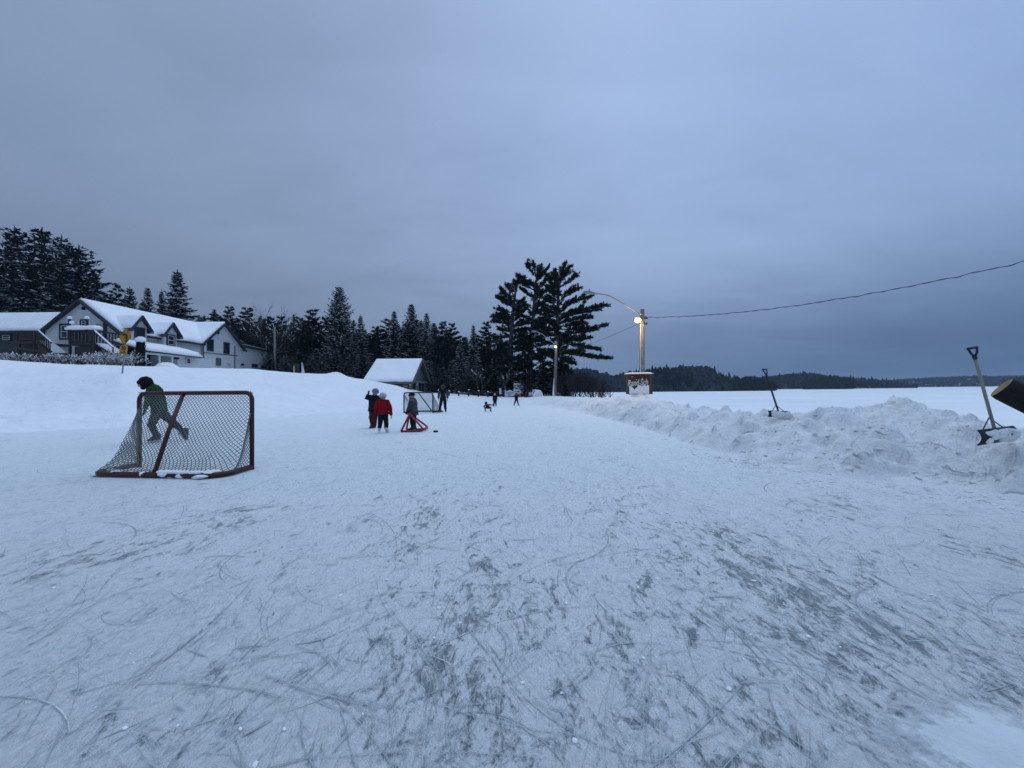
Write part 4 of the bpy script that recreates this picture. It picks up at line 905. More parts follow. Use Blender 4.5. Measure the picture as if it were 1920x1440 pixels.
# balcony and its steps on the gable front
yb0, yb1 = 31.6, 33.9; a0 = onY(130, 644, yb0); a1 = onY(174, 644, yb0); zd = a0.z; zt = onY(150, 620, yb0).z
bl = MB(); bl.box(((a0.x + a1.x) / 2, (yb0 + yb1) / 2, zd - .08), (a1.x - a0.x + .1, yb1 - yb0, .16))
for x in (a0.x, a1.x):
    for y in (yb0 + .06, yb1 - .15): bl.box((x, y, (zd + 2.3) / 2), (.14, .14, zd - 2.3))
bl.box(((a0.x + a1.x) / 2 + .05, yb0 + .5, (zd + 2.2) / 2 - .15), (a1.x - a0.x - .55, .8, zd - 2.4)); BL = bl.build('balcony', M['deckdark'], H)
r = MB(); nb = 13
for i in range(nb + 1): x = a0.x + (a1.x - a0.x) * i / nb; r.box((x, yb0 + .05, (zd + zt) / 2), (.07 if i % nb else .13, .06 if i % nb else .13, zt - zd - .02))
for z in (zd + .12, zt): r.box(((a0.x + a1.x) / 2, yb0 + .05, z), (a1.x - a0.x + .14, .09, .1))
for x in (a0.x, a1.x):
    for i in range(8): r.box((x, yb0 + .3 + i * .25, (zd + zt) / 2), (.06, .06, zt - zd - .1))
    r.box((x, (yb0 + yb1) / 2 + .08, zt), (.09, yb1 - yb0 - .1, .1))
for (u, ty) in ((130, 598), (162.5, 598)): q = onY(u, ty, yb0 + .05); r.box((q.x, yb0 + .07, (q.z + zt) / 2), (.13, .13, q.z - zt))
r.build('railing', M['deckdark'], BL, H.location)
s = MB(); snow_sheet(s, (a0.x - .2, yb0 - .12, zt + .07), (a1.x + .2, yb0 - .12, zt + .07), (a1.x + .1, yb0 + .7, zt + .16), (a0.x - .1, yb0 + .7, zt + .16), .34, 18, 6, 31)
for (u, ty) in ((130, 597), (162.5, 597), (134, 606)): q = onY(u, ty, yb0 + .05); s.ball((q.x, yb0 + .07, q.z + .06), (.16, .16, .13), 8, 6)
s.build('railing_snow', M['roofsnow'], BL, H.location, True)
st = MB(); e0 = Vector((a1.x, yb0 + .3, zd)); e1 = onY(212, 663, 30.6)
for k in range(8):
    c = e0.lerp(e1, (k + .5) / 8); st.box(c + Vector((0, .5, -.03)), (.3, 1.1, .05))
for dy in (0, 1.05): st.tube([e0 + Vector((0, dy, -.1)), e1 + Vector((0, dy, -.1))], .07, 4)
rt0 = Vector((a1.x, yb0 + .1, zt)); rt1 = onY(212, 652, 30.5); st.tube([rt0, rt1], .055, 5); st.tube([rt1, rt1 - Vector((0, 0, 1.1))], .05, 5)
st.build('steps', M['deck'], H); s = MB(); s.tube([rt0 + Vector((0, 0, .07)), rt1 + Vector((0, 0, .07))], .06, 6)
for k in range(8): c = e0.lerp(e1, (k + .5) / 8); s.box(c + Vector((0, .5, .05)), (.28, 1.0, .1))
s.build('steps_snow', M['roofsnow'], H, smooth=False)
# --- low house on the left
LY = 35.2; L = thing('low_house', (-48, 38, ZG), 'low brown house with a broad snowy roof and brown wooden deck at the left edge', 'house')
zr = (738 - 590) / FPX * 39 + 1.35; zl = (738 - 620) / FPX * 34.6 + 1.35
w = MB(); w.face([(-56, LY, ZG), (-41.35, LY, ZG), (-41.35, LY, zl), (-56, LY, zl)]); w.face([(-56, LY, ZG), (-56, LY, zl), (-56, 39, zr - .1), (-56, 43, zl), (-56, 43, ZG)]); w.build('wall', M['annexwall'], L)
r = MB(); slab(r, (-56.3, LY - .5, zl - .1), (-41.4, LY - .5, zl - .1), (-41.4, 39, zr), (-56.3, 39, zr), .1); slab(r, (-56.3, 43.3, zl - .1), (-41.4, 43.3, zl - .1), (-41.4, 39, zr), (-56.3, 39, zr), .1); r_ = r.build('roof', M['shingle'], L)
s = MB(); snow_sheet(s, lift((-56.2, LY - .45, zl - .1)), lift((-41.5, LY - .45, zl - .1)), lift((-41.5, 39, zr)), lift((-56.2, 39, zr)), .22, 40, 10, 12); s.build('roof_snow', M['bank'], r_, L.location, True)
t = MB(); t.box((-48.85, LY - .56, zl - .14), (14.9, .06, .2)); t.build('trim', M['trim'], L)
window(L, onY(3, 626, LY - .01), onY(22, 640, LY - .01), '-Y', .12, True, M['deckdark'])
# deck with railing and stair
yd0, yd1 = 31.5, 35.1; b0 = onY(31, 640, yd0); b1 = onY(64, 640, yd0); zd = b0.z; zt = onY(48, 621, yd0).z
d = MB(); d.box(((b0.x + b1.x) / 2, (yd0 + yd1) / 2, zd - .09), (b1.x - b0.x, yd1 - yd0, .18))
for x in (b0.x + .1, b1.x - .1): d.box((x, yd0 + .1, (zd + 2.2) / 2 - .1), (.16, .16, zd - 2.4))
d.box(((b0.x + b1.x) / 2, yd0 + .35, (zd + 2.2) / 2 - .1), (b1.x - b0.x - .4, .1, zd - 2.45)); D = d.build('deck', M['deck'], L)
r = MB(); nb = 12
for i in range(nb + 1): x = b0.x + (b1.x - b0.x) * i / nb; r.box((x, yd0 + .05, (zd + zt) / 2), (.07 if i % nb else .14, .05 if i % nb else .14, zt - zd - .02))
for z in (zd + .16, zt): r.box(((b0.x + b1.x) / 2, yd0 + .05, z), (b1.x - b0.x + .1, .1, .12))
s0 = Vector((b1.x + .1, yd0 + .05, zd)); s1 = onY(97, 662, yd0)
for i in range(1, 9): c = s0.lerp(s1, i / 9); r.box(c + Vector((0, 0, (zt - zd) / 2)), (.06, .05, zt - zd))
for dz in (.12, zt - zd): r.tube([s0 + Vector((0, 0, dz)), s1 + Vector((0, 0, dz))], .06, 4)
r.tube([s0 + Vector((0, .04, -.12)), s1 + Vector((0, .04, -.12))], .13, 4); r.tube([onY(28, 652, yd0 - .2), onY(100, 664, yd0 - .2), onY(125, 664, yd0 - .2)], .10, 4); r.build('railing', M['deck'], D, L.location)
s = MB()
for k in range(9): c = s0.lerp(s1, (k + .5) / 9); s.box(c + Vector((0, .6, 0)), (.3, 1.0, .1))
s.box(((b0.x + b1.x) / 2, yd0 + 1.2, zd + .06), (b1.x - b0.x - .1, 2.1, .12)); s.tube([s0 + Vector((.2, 0, zt - zd + .08)), s1 + Vector((0, 0, zt - zd + .08))], .05, 5); s.build('deck_snow', M['roofsnow'], D, L.location)
# --- shed
S0, S1, T0, T1 = -15.9, -11.3, 42.3, 50.3; ZB = .45; zE, zR = 2.5, 4.95; TM = 46.3
S = thing('rink_shed', (-13.6, 46.3, ZB), 'grey-green shed with one smooth snow-covered roof at the end of the hill', 'shed')
w = MB(); w.face([(S0, T0, ZB), (S1, T0, ZB), (S1, T0, zE), (S0, T0, zE)]); w.face([(S0, T0, ZB), (S0, T0, zE), (S0, TM, zR), (S0, T1, zE), (S0, T1, ZB)]); w.face([(S1, T1, ZB), (S0, T1, ZB), (S0, T1, zE), (S1, T1, zE)]); w.build('wall', M['shedwall'], S)
w = MB(); w.face([(S1, T0, ZB), (S1, T1, ZB), (S1, T1, zE), (S1, TM, zR - .05), (S1, T0, zE)]); w.build('gable_wall', M['shedend'], S)
sl = (zR - zE) / (TM - T0); ov = .55; zo = zE - ov * sl; r = MB()
slab(r, (S0 - .4, T0 - ov, zo), (S1 + .55, T0 - ov, zo), (S1 + .55, TM, zR), (S0 - .4, TM, zR), .09); slab(r, (S0 - .4, T1 + ov, zo), (S1 + .55, T1 + ov, zo), (S1 + .55, TM, zR), (S0 - .4, TM, zR), .09); r_ = r.build('roof', M['shingle'], S)
s = MB(); snow_sheet(s, lift((S0 - .38, T0 - ov + .05, zo), .09), lift((S1 + .5, T0 - ov + .05, zo), .09), lift((S1 + .5, TM, zR), .09), lift((S0 - .38, TM, zR), .09), .2, 26, 12, 22)
snow_sheet(s, lift((S0 - .38, T1 + ov, zo), .09), lift((S1 + .4, T1 + ov, zo), .09), lift((S1 + .4, TM, zR), .09), lift((S0 - .38, TM, zR), .09), .1, 10, 6, 23); s.build('roof_snow', M['roofsnow'], r_, S.location, True)
t = MB(); XX = S1 + .62
for (ya, za, yb, zb) in ((T0 - ov, zo, TM, zR), (TM, zR, T1 + ov, zo)): t.prism([Vector((XX, ya, za + .1)), Vector((XX, yb, zb + .1)), Vector((XX, yb, zb - .14)), Vector((XX, ya, za - .14))], (-.06, 0, 0))
t.box(((S0 + S1) / 2 + .05, T0 - ov - .03, zo - .05), (S1 - S0 + .95, .05, .2)); fix_normals(t.build('trim', M['shedend'], S))
t = MB(); t.prism([Vector((S1 + .3, T0 + .1, zE - .05)), Vector((S1 + .3, T1 - .1, zE - .05)), Vector((S1 + .3, T1 + .4, zE - .3)), Vector((S1 + .3, T0 - .4, zE - .3))], (-.28, 0, 0)); fix_normals(t.build('soffit', M['shedend'], S))
Xd = S1 + .02
for (u0, v0, u1, v1) in ((774, 718.5, 778.5, 742), (785.5, 719, 789.5, 742), (791, 719, 794.5, 742)):
    a = onX(u0, v0, Xd); b_ = onX(u1, v1, Xd); q = MB(); q.box((Xd + .02, (a.y + b_.y) / 2, (a.z + ZB) / 2), (.06, b_.y - a.y, a.z - ZB)); q.build('door', M['black'], S)
for u in (769.3, 782.3):
    a = onX(u, 714.5, Xd + .1); b_ = onX(u, 723.5, Xd + .1); q = MB(); q.box((Xd + .08, a.y, (a.z + b_.z) / 2), (.14, .16, a.z - b_.z)); q.build('wall_light', M['trimw'], S)
a = onY(759.5, 724.5, T0 - .02); q = MB(); q.ball(a, (.32, .025, .2), 14, 6); sg = q.build('wall_sign', M['yellowd'], S)
q = MB()
for k, (dx, hgt) in enumerate(((-.16, .12), (-.10, .10), (-.04, .12), (.02, .1), (.08, .12), (.15, .14))): q.box(a + Vector((dx, -.028, 0)), (.035, .01, hgt))
q.build('sign_lettering', M['letter'], sg, S.location)
# --- dark board with snow leaning beside it, at the back of the hill
b = ground_at(557, 42); o = thing('notice_board', b, 'narrow dark wooden board between snowy props on the hill top', 'board'); q = MB(); tz = P(557, 682, 42).z
q.box((b.x, b.y, (b.z + tz) / 2), (.5, .12, tz - b.z)); q.build('board', M['deckdark'], o); q = MB()
x0 = P(565, 690, 42).x; q.prism([Vector((x0, b.y, b.z)), Vector((x0 + .45, b.y, b.z)), Vector((x0 + .02, b.y, P(565, 679, 42).z))], (0, .12, 0)); x1 = P(551, 690, 42).x
q.box((x1, b.y + .05, (b.z + tz) / 2 - .1), (.1, .1, tz - b.z - .2)); fix_normals(q.build('prop', M['signw'], o))
# ------------------------------------------------------------------ goals
def goal(label, pL, pR, h, depth, frame_m, net_m, seed, cells, sr, flare, off, snow=True, brace=(-.22, .0)):
    """pL,pR: foot of the posts; the net hangs on the side given by depth * normal"""
    rg = random.Random(seed); pL, pR = Vector(pL), Vector(pR); ax = (pR - pL).normalized(); nrm = Vector((ax.y, -ax.x, 0)) * (1 if depth > 0 else -1); D = abs(depth); W = (pR - pL).length
    o = thing('hockey_goal', (pL + pR) / 2, label, 'hockey goal', 'hockey goals on the rink'); Z = Vector((0, 0, 1)); r = .036; cr = .13
    f = MB()
    def arc(c, a, b, n=5): return [c + a * math.cos(t) + b * math.sin(t) for t in [math.pi / 2 * i / n for i in range(n + 1)]]
    top = [pL] + arc(pL + ax * cr + Z * (h - cr), -ax * cr, Z * cr) + arc(pR - ax * cr + Z * (h - cr), Z * cr, ax * cr) + [pR]
    f.tube(top, r, 10); f.build('mouth_frame', frame_m, o, smooth=True)
    bl = pL + nrm * D - ax * off; br = pR + nrm * (D * .97) - ax * (off * .9)
    zb = Z * .05; cl = [pL + zb] + [pL.lerp(bl, .6) + zb] + arc(bl + ax * .22 - nrm * .12 + zb, -ax * .22, nrm * .12, 4) + arc(br - ax * .30 - nrm * .25 + zb, nrm * .25, ax * .30, 5) + [pR + zb]
    f = MB(); f.tube(cl, .042, 8); f.build('base_rail', frame_m, o, smooth=True)
    f = MB(); tm = (pL + pR) / 2 + Z * h + ax * brace[0]; bm_ = (bl + br) / 2 + ax * brace[1] + zb; f.tube([tm, tm.lerp(bm_, .5) + nrm * .02, bm_], .033, 8); f.build('centre_brace', frame_m, o, smooth=True)
    prof_t = [0, .06, .13, .25, .33, .5, .7, .88, 1]; prof_o = flare
    def edge(t): return float(np.interp(t, prof_t, prof_o))
    def back(s, t):
        # s along the width 0..1, t height 0..1
        top_ = pL.lerp(pR, s) + Z * h; i = s * (len(cl) - 1)
        base = bl.lerp(br, s)
        if s > .82: base = base - nrm * (.25 * ((s - .82) / .18) ** 2)
        e = edge(t); bag = .12 * math.sin(math.pi * s) * math.sin(math.pi * min(1, t * 1.1)) * (1 if t < .9 else 0)
        p = Vector((top_.x, top_.y, 0)).lerp(Vector((base.x, base.y, 0)), e) + nrm * (bag * .5)
        fold = .03 * (1 - t) * noise.noise(Vector((s * 11, t * 3, seed)))
        return p + nrm * fold + Z * (h * t + .05 * (1 - t)) - Z * (.05 * math.sin(math.pi * s) * t * 0)
    def side(P0, bs, w, t):
        post = P0 + Z * (h * t); bk = back(bs, t); q = post.lerp(bk, w); sag = .10 * math.sin(math.pi * w) * (1 - t)
        return q + ax * (sag if bs == 0 else -sag)
    nt = MB()
    def strand(pts, rr): nt.tube(pts, rr, 3, caps=False)
    nc, nr = cells
    def lattice(fn, nc, nr):
        for k in range(-nr, nc + 1):                        # two families of diagonals
            for sgn in (1, -1):
                pts = []
                for j in range(0, nr + 1):
                    i = k + j if sgn == 1 else k + nr - j
                    if 0 <= i <= nc: pts.append(fn(i / nc, j / nr))
                if len(pts) > 1: strand(pts, sr)
    lattice(back, nc, nr)
    ns = max(5, int(nc * D / W * .75)); lattice(lambda w, t: side(pL, 0, w, t), ns, nr); lattice(lambda w, t: side(pR, 1, w, t), ns, nr)
    lattice(lambda s, t: (pL.lerp(pR, s) + Z * (h + .03) + nrm * (.045 * math.sin(math.pi * t) - .02)) - Z * (.09 * abs(t - .45)), nc, 2)
    nt.build('net', net_m, o)
    if snow:
        s = MB(); n = 40
        for i in range(n):
            t = rg.random(); q = bl.lerp(br, t) + nrm * rg.uniform(-.22, .02) + Z * rg.uniform(.02, .08); s.ball(q, (rg.uniform(.04, .12), rg.uniform(.03, .07), rg.uniform(.02, .045)), 7, 5)
        for k in range(3):
            a_ = .10 + .30 * k; rings_ = []
            for i in range(13):
                t = i / 12; c_ = bl.lerp(br, a_ + t * .28) - nrm * (.20 + .05 * math.sin(t * 5 + k)); w_ = math.sin(math.pi * t) ** .6
                rings_.append([c_ + nrm * (.17 * w_ * math.cos(q_)) + Z * max(.003, (.11 + .05 * noise.noise(Vector((t * 3, k, 1)))) * w_ * math.sin(q_)) for q_ in [math.pi * j / 8 for j in range(9)]])
            s.loft(rings_, 0, False)
        for i in range(14):
            t = rg.uniform(.55, 1); q = bl.lerp(br, t) + Z * .095 + nrm * -.01 * rg.random() - nrm * (.25 * max(0, (t - .82) / .18) ** 2); s.ball(q, (rg.uniform(.05, .13), .045, .03), 7, 5)
        s.build('caught_snow', M['roofsnow'], o, smooth=True)
    return o
gL = G(261, 876); gR = G(472.5, 880)
goal('red hockey goal seen from behind with dense grey net and a skater beyond it', gL, gR, 1.33, .75, M['red'], M['net'], 3, (34, 21), .0058, [1, .80, .60, .46, .42, .24, .08, .0, 0], -.07)
fL = G(757.5, 774.5); fR = G(811.5, 774); goal('far dark-framed hockey goal with pale net, standing before the shed', fL, fR, 1.19, -1.0, M['navy'], M['netw'], 4, (26, 16), .007, [1, .92, .85, .72, .64, .46, .25, .08, 0], -.5, False, (.0, .12))

# red training frame and puck
b = G(770, 808.5); o = thing('skating_aid', b, 'red triangular tube frame for learning to skate, held by a standing child', 'skating frame')
for dy in (0, .62):
    f = MB(); a = G(752, 810.5) + Vector((0, dy, .03)); c = G(789, 810) + Vector((0, dy - .03, .03)); t = P(768.5, 776 - dy * 1.0, a.y + .05); t.y = a.y + .05
    c2 = c + Vector((.06, .02, .09)); f.tube([t, a], .032, 8); f.tube([t, c2, c2 + Vector((.03, 0, -.05)), c, a], .032, 8); f.build('side_frame', M['pvc'], o, smooth=True)
f = MB(); t = P(768.5, 775, b.y); f.tube([Vector((t.x, a.y - .62, t.z)), Vector((t.x, a.y, t.z))], .033, 8); f.tube([c + Vector((.08, -.6, .06)), c + Vector((.08, 0, .06))], .032, 8); f.build('handlebar', M['pvc'], o, smooth=True)
b = G(817, 810.5); q = MB(); q.tube([b + Vector((0, 0, .002)), b + Vector((0, 0, .012)), b + Vector((0, 0, .045)), b + Vector((0, 0, .055))], [.07, .075, .075, .07], 16); tag(q.build('hockey_puck', M['puck'], None, b), 'small black puck lying on the ice right of the red frame', 'puck')

# ------------------------------------------------------------------ lamp poles, wires, signs
dB = 22.0; bB = ground_at(1203, dB); tB = P(1204.5, 580, dB); zT = tB.z
o = thing('lamp_pole', bB, 'tall wooden pole with long lamp arm, glowing floodlight and a brown sign box', 'lamp pole'); LB = o
q = MB(); q.tube([bB - Vector((0, 0, .3)), bB.lerp(tB, .5), tB], [.16, .14, .115], 12); q.build('pole', M['polef'], o, smooth=True)
arm = [P(1201, 590, dB), P(1190, 583, dB - .1), P(1166, 568, dB - .3), P(1146, 556, dB - .4), P(1134, 552, dB - .5), P(1121, 551, dB - .5), P(1114, 551, dB - .5)]
q = MB(); q.tube(arm, .036, 8); q.tube([P(1203, 588, dB - .14), P(1200, 590, dB - .14)], .06, 8); q.build('lamp_arm', M['galv'], o, smooth=True)
q = MB(); e0 = P(1117, 550.5, dB - .5); e1 = P(1095, 547, dB - .5); dv = (e1 - e0); up = Vector((0, 0, 1))
rings = []
for t, hw, hh, dz in ((0, .05, .05, 0), (.12, .10, .08, .01), (.5, .14, .12, .02), (.85, .13, .10, .0), (1, .06, .05, -.02)):
    c = e0 + dv * t + up * dz; rings.append([c + Vector((0, 1, 0)) * hw * math.cos(k * math.pi / 5) + up * hh * math.sin(k * math.pi / 5) * (.75 if math.sin(k * math.pi / 5) > 0 else 1) for k in range(10)])
q.loft(rings); q.tube([e0 + dv * .55 + up * .08, e0 + dv * .55 + up * .19], .04, 8); fix_normals(q.build('lamp_head', M['galv'], o, smooth=True))
l0 = P(1196, 600.5, dB - .15); q = MB(); q.ball(l0, (.19, .19, .15), 14, 9); bulb = q.build('floodlight', M['lamp'], o, smooth=True)
q = MB(); q.tube([l0 + Vector((.03, 0, .13)), l0 + Vector((.0, 0, .07))], [.07, .21], 12); q.tube([l0 + Vector((.03, 0, .11)), P(1203, 596, dB - .1)], .03, 6); q.build('lamp_shade', M['galv'], bulb, o.location)
q = MB()
for (y, l) in ((597, .22), (594.5, .16), (607, .2)): a = P(1206, y, dB - .08); q.tube([a, a + Vector((l, 0, -.02 if y < 600 else -.05))], .028, 6); q.ball(a + Vector((l, 0, 0)), .05, 8, 6)
q.tube([P(1206, 603, dB - .1), P(1211, 607, dB - .1), P(1213, 604, dB - .1)], .022, 5); q.build('wire_bracket', M['cable'], o)
q = MB(); q.tube([P(1201.4, y, dB - .14) for y in (608, 640, 670, 698)], .018, 5); q.build('conduit', M['signw'], o)
# sign box
bx = thing('sign_box', P(1201, 739.5, dB - .3), 'brown wooden sign box on the lamp pole, its face half covered with snow', 'sign'); ZB0 = P(1200, 739.5, dB - .35).z; ZB1 = P(1200, 701.5, dB - .35).z
ry = dB - .38; fx0 = P(1178.5, 720, ry).x; fx1 = P(1217, 720, ry).x; sx1 = P(1223.5, 720, ry).x; fy = P(1200, 720, ry).y
q = MB(); q.box(((fx0 + fx1) / 2, fy, (ZB0 + ZB1) / 2), (fx1 - fx0, .06, ZB1 - ZB0)); fc = q.build('face_board', M['boxred'], bx)
q = MB(); q.box(((fx0 + .06 + sx1) / 2, fy + .38, (ZB0 + ZB1) / 2 - .01), (sx1 - fx0 - .06, .68, ZB1 - ZB0 - .05)); q.build('box_body', M['boxside'], bx)
q = MB(); q.box(((fx1 + sx1) / 2 + .01, fy + .035, (ZB0 + ZB1) / 2), (sx1 - fx1 - .01, .04, ZB1 - ZB0 - .02)); q.build('side_board', M['boxside'], bx)
s = MB(); snow_sheet(s, (fx0 - .02, fy - .05, ZB1 + .0), (sx1 + .03, fy - .05, ZB1 + .01), (sx1 + .03, fy + .74, ZB1 + .02), (fx0 - .02, fy + .74, ZB1 + .01), .09, 16, 6, 41); s.build('snow_cap', M['roofsnow'], bx, smooth=True)
# wind-packed snow stuck to the lower face
s = MB(); nx, nz = 26, 14; ft = []; hgt = ZB1 - ZB0
for i in range(nx + 1):
    a = i / nx; lim = .38 + .10 * noise.noise(Vector((a * 5, 1, 0))) + .05 * noise.noise(Vector((a * 17, 4, 0))) - .12 * math.exp(-((a - .26) / .16) ** 2) + .05 * a
    ft.append([(fx0 + .02 + (fx1 - fx0 - .04) * a, fy - .033 - .02 * (.2 + math.sin(math.pi * min(1, j / nz * 1.05)) ** .5) - .012 * noise.noise(Vector((a * 12, j * .8, 2))) * (j < nz), ZB0 + .03 + (lim * hgt) * j / nz) for j in range(nz + 1)])
for i in range(nx):
    for j in range(nz): s.face([ft[i][j], ft[i + 1][j], ft[i + 1][j + 1], ft[i][j + 1]])
for _ in range(7):
    a = random.Random(_ * 3 + 1).random(); z = ZB0 + hgt * (.45 + .5 * random.Random(_ * 7).random()); s.ball((fx0 + .05 + (fx1 - fx0 - .1) * a, fy - .035, z), (.03 + .03 * a, .012, .018), 6, 4)
s.build('stuck_snow', M['roofsnow'], bx, smooth=True)
def text_obj(txt, m, size, loc, parent, origin, rotz=0, shear=0, name='lettering', ext=.004, bold=0.0, tilt=0.0, sx=1.0):
    cu = bpy.data.curves.new(name, 'FONT'); cu.body = txt; cu.size = size; cu.shear = shear; cu.extrude = ext; cu.offset = bold; cu.align_x = 'CENTER'; cu.align_y = 'CENTER'; cu.resolution_u = 3
    t = bpy.data.objects.new(name, cu); COL.objects.link(t); bpy.context.view_layer.update()
    me = bpy.data.meshes.new_from_object(t.evaluated_get(bpy.context.evaluated_depsgraph_get())); bpy.data.objects.remove(t); bpy.data.curves.remove(cu)
    me.materials.clear(); me.materials.append(m)
    me.transform(Matrix.Translation(Vector(loc) - Vector(origin)) @ Matrix.Rotation(rotz, 4, 'Z') @ Matrix.Rotation(math.pi / 2, 4, 'X') @ Matrix.Rotation(tilt, 4, 'Z') @ Matrix.Diagonal((sx, 1, 1, 1)))
    return link_mesh(name, me, parent)
text_obj('Rand Sch', M['letter'], .50, ((fx0 + fx1) / 2 - .08, fy - .062, ZB0 + hgt * .57), fc, bx.location, 0, .25, ext=.012, bold=.006, tilt=.06, sx=.62)
# wire from the pole out over the lake side, and the span to the second pole
def wire(name, a, b, sag, label, r=.013, wob=.0, n=40):
    pts = []
    for i in range(n + 1):
        t = i / n; p = a.lerp(b, t) - Vector((0, 0, sag * 4 * t * (1 - t))); pts.append(p + Vector((0, 0, wob * noise.noise(Vector((t * 40, 0, 0))))))
    q = MB(); q.tube(pts, r, 5)
    if wob:
        q.tube([p + Vector((.018 * math.sin(i * 2.2), 0, .018 * math.cos(i * 2.2) - .012)) for i, p in enumerate(pts)], r * .6, 4)
    tag(q.build(name, M['cable'], None, a), label, 'cable', 'overhead cables at the lamp poles')
wire('overhead_cable', P(1213, 595, dB), P(2140, 436, 11.5), .62, 'twisted black cable rising from the tall lamp pole to the right edge of the photo', .013, .05, 110)
dA = 40.0; bA = ground_at(1040, dA); tA = P(1043, 641, dA)
wire('overhead_cable', P(1203, 604, dB), P(1043, 662, dA), .25, 'thin cable sloping from the tall lamp pole down to the leaning pole by the pines', .011)
o = thing('lamp_pole', bA, 'slimmer grey lamp pole with curved arm and a tiny lit lamp before the pines', 'lamp pole')
q = MB(); q.tube([bA - Vector((0, 0, .3)), bA.lerp(tA, .5), tA], [.17, .15, .12], 10); q.build('pole', M['pole'], o, smooth=True)
q = MB(); q.tube([P(1042, 646, dA - .1), P(1032, 639, dA - .3), P(1020, 629, dA - .4), P(1012, 624, dA - .5), P(1005, 622, dA - .5)], .045, 8); q.build('lamp_arm', M['galv'], o, smooth=True)
q = MB(); q.ball(P(1001, 621.5, dA - .5), (.32, .13, .1), 10, 7); q.build('lamp_head', M['galv'], o, smooth=True)
q = MB(); q.ball(P(1041.5, 650, dA - .22), .10, 10, 7); l2 = q.build('floodlight', M['lamp2'], o, smooth=True)
q = MB(); a = P(1042, 655, dA - .05); q.box(P(1042, 642, dA - .2), (.22, .12, .3)); q.build('junction_box', M['galv'], o)
s = MB(); s.tube([bA + Vector((-.14, -.08, -.1)), bA + Vector((-.14, -.1, .5)), bA + Vector((-.06, -.12, 1.9))], [.16, .09, .02], 7); s.build('blown_snow', M['roofsnow'], o, smooth=True)
dU = 50; b = ground_at(516, dU); b.z = 2.5; t = P(515, 612, dU); o = thing('utility_pole', b, 'plain wooden utility pole behind the flat-roofed end of the white house', 'utility pole'); q = MB(); q.tube([b, t], [.17, .12], 10); q.build('pole', M['pole'], o, smooth=True)
q = MB(); q.tube([t + Vector((-.3, 0, -.35)), t + Vector((.3, 0, -.35))], .04, 5); q.build('crossarm', M['deckdark'], o)

# yellow curve sign
dS = 20.0; b = ground_at(229, dS); b.z -= .05; tp = P(238.5, 615, dS); o = thing('road_sign', b, 'leaning yellow diamond road sign with a left-turn arrow and a 30 km/h tab', 'road sign')
axp = (tp - b).normalized(); q = MB(); q.tube([b, tp - axp * .08], .032, 6); q.build('post', M['galv'], o)
cD = P(236.5, 631.5, dS) + Vector((0, -.05, 0)); uu = Vector((math.cos(R(-13)), math.sin(R(-13)), 0)); vn = axp; nn = uu.cross(vn).normalized(); hd = .46
def plate(mb, c, poly, th=.012): mb.prism([c + uu * x + vn * y - nn * th for x, y in poly], nn * th)
def rounded(pts, r, n=4):
    out = []; m = len(pts)
    for i in range(m):
        p = Vector(pts[i]).to_2d(); a = (Vector(pts[i - 1]).to_2d() - p).normalized(); c_ = (Vector(pts[(i + 1) % m]).to_2d() - p).normalized()
        for k in range(n + 1): t = k / n; out.append(((p + a * r * (1 - t) ** 2 + c_ * r * t ** 2).x, (p + a * r * (1 - t) ** 2 + c_ * r * t ** 2).y))
    return out
if nn.y > 0: nn = -nn
q = MB(); plate(q, cD, rounded([(0, hd), (hd, 0), (0, -hd), (-hd, 0)], .07)); pl = q.build('diamond_plate', M['yellow'], o); fix_normals(pl)
q = MB(); ofs = nn * .006
def strip(pts, w):
    for i in range(len(pts) - 1):
        a = Vector(pts[i]); c_ = Vector(pts[i + 1]); dd = (c_ - a).normalized(); pr = Vector((-dd.y, dd.x)) * w / 2; a = a - dd * .0; c_ = c_ + dd * (w * .42 if i < len(pts) - 2 else 0)
        q.face([cD + uu * x + vn * y + ofs + nn * .001 * i for x, y in ((a + pr), (c_ + pr), (c_ - pr), (a - pr))])
ed = rounded([(0, hd - .03), (hd - .03, 0), (0, -hd + .03), (-hd + .03, 0)], .06)
for i in range(len(ed)):
    a = Vector(ed[i]); c_ = Vector(ed[(i + 1) % len(ed)]); a2 = a * .95; c2 = c_ * .95; q.face([cD + uu * p.x + vn * p.y + nn * .004 for p in (a, c_, c2, a2)])
strip([(.05, -.23), (.13, -.23), (.13, .03), (.04, .11), (-.08, .11)], .085); q.face([cD + uu * x + vn * y + nn * .012 for x, y in ((-.06, .22), (-.06, .0), (-.22, .11))])
q.face([cD + uu * x + vn * y + ofs + nn * .003 for x, y in ((.07, -.26), (.07, -.04), (.17, -.04), (.17, -.26))]); q.face([cD + uu * x + vn * y + ofs + nn * .004 for x, y in ((-.02, -.02), (.14, -.02), (.14, -.09), (-.02, -.09))])
q.build('arrow', M['ink'], pl, o.location)
cT = P(233.0, 656, dS) + Vector((0, -.05, 0)); q = MB(); q.prism([cT + uu * x + vn * y - nn * .012 for x, y in rounded([(.28, .23), (.28, -.23), (-.28, -.23), (-.28, .23)], .12)], nn * .012); pt_ = q.build('speed_tab', M['yellowd'], o); fix_normals(pt_)
rz_ = math.atan2(uu.y, uu.x); text_obj('30', M['ink'], .30, cT + vn * .07 + nn * .004, pt_, o.location, rz_, ext=.001, bold=.01); text_obj('km/h', M['ink'], .17, cT - vn * .13 + nn * .004, pt_, o.location, rz_, ext=.001, bold=.003)

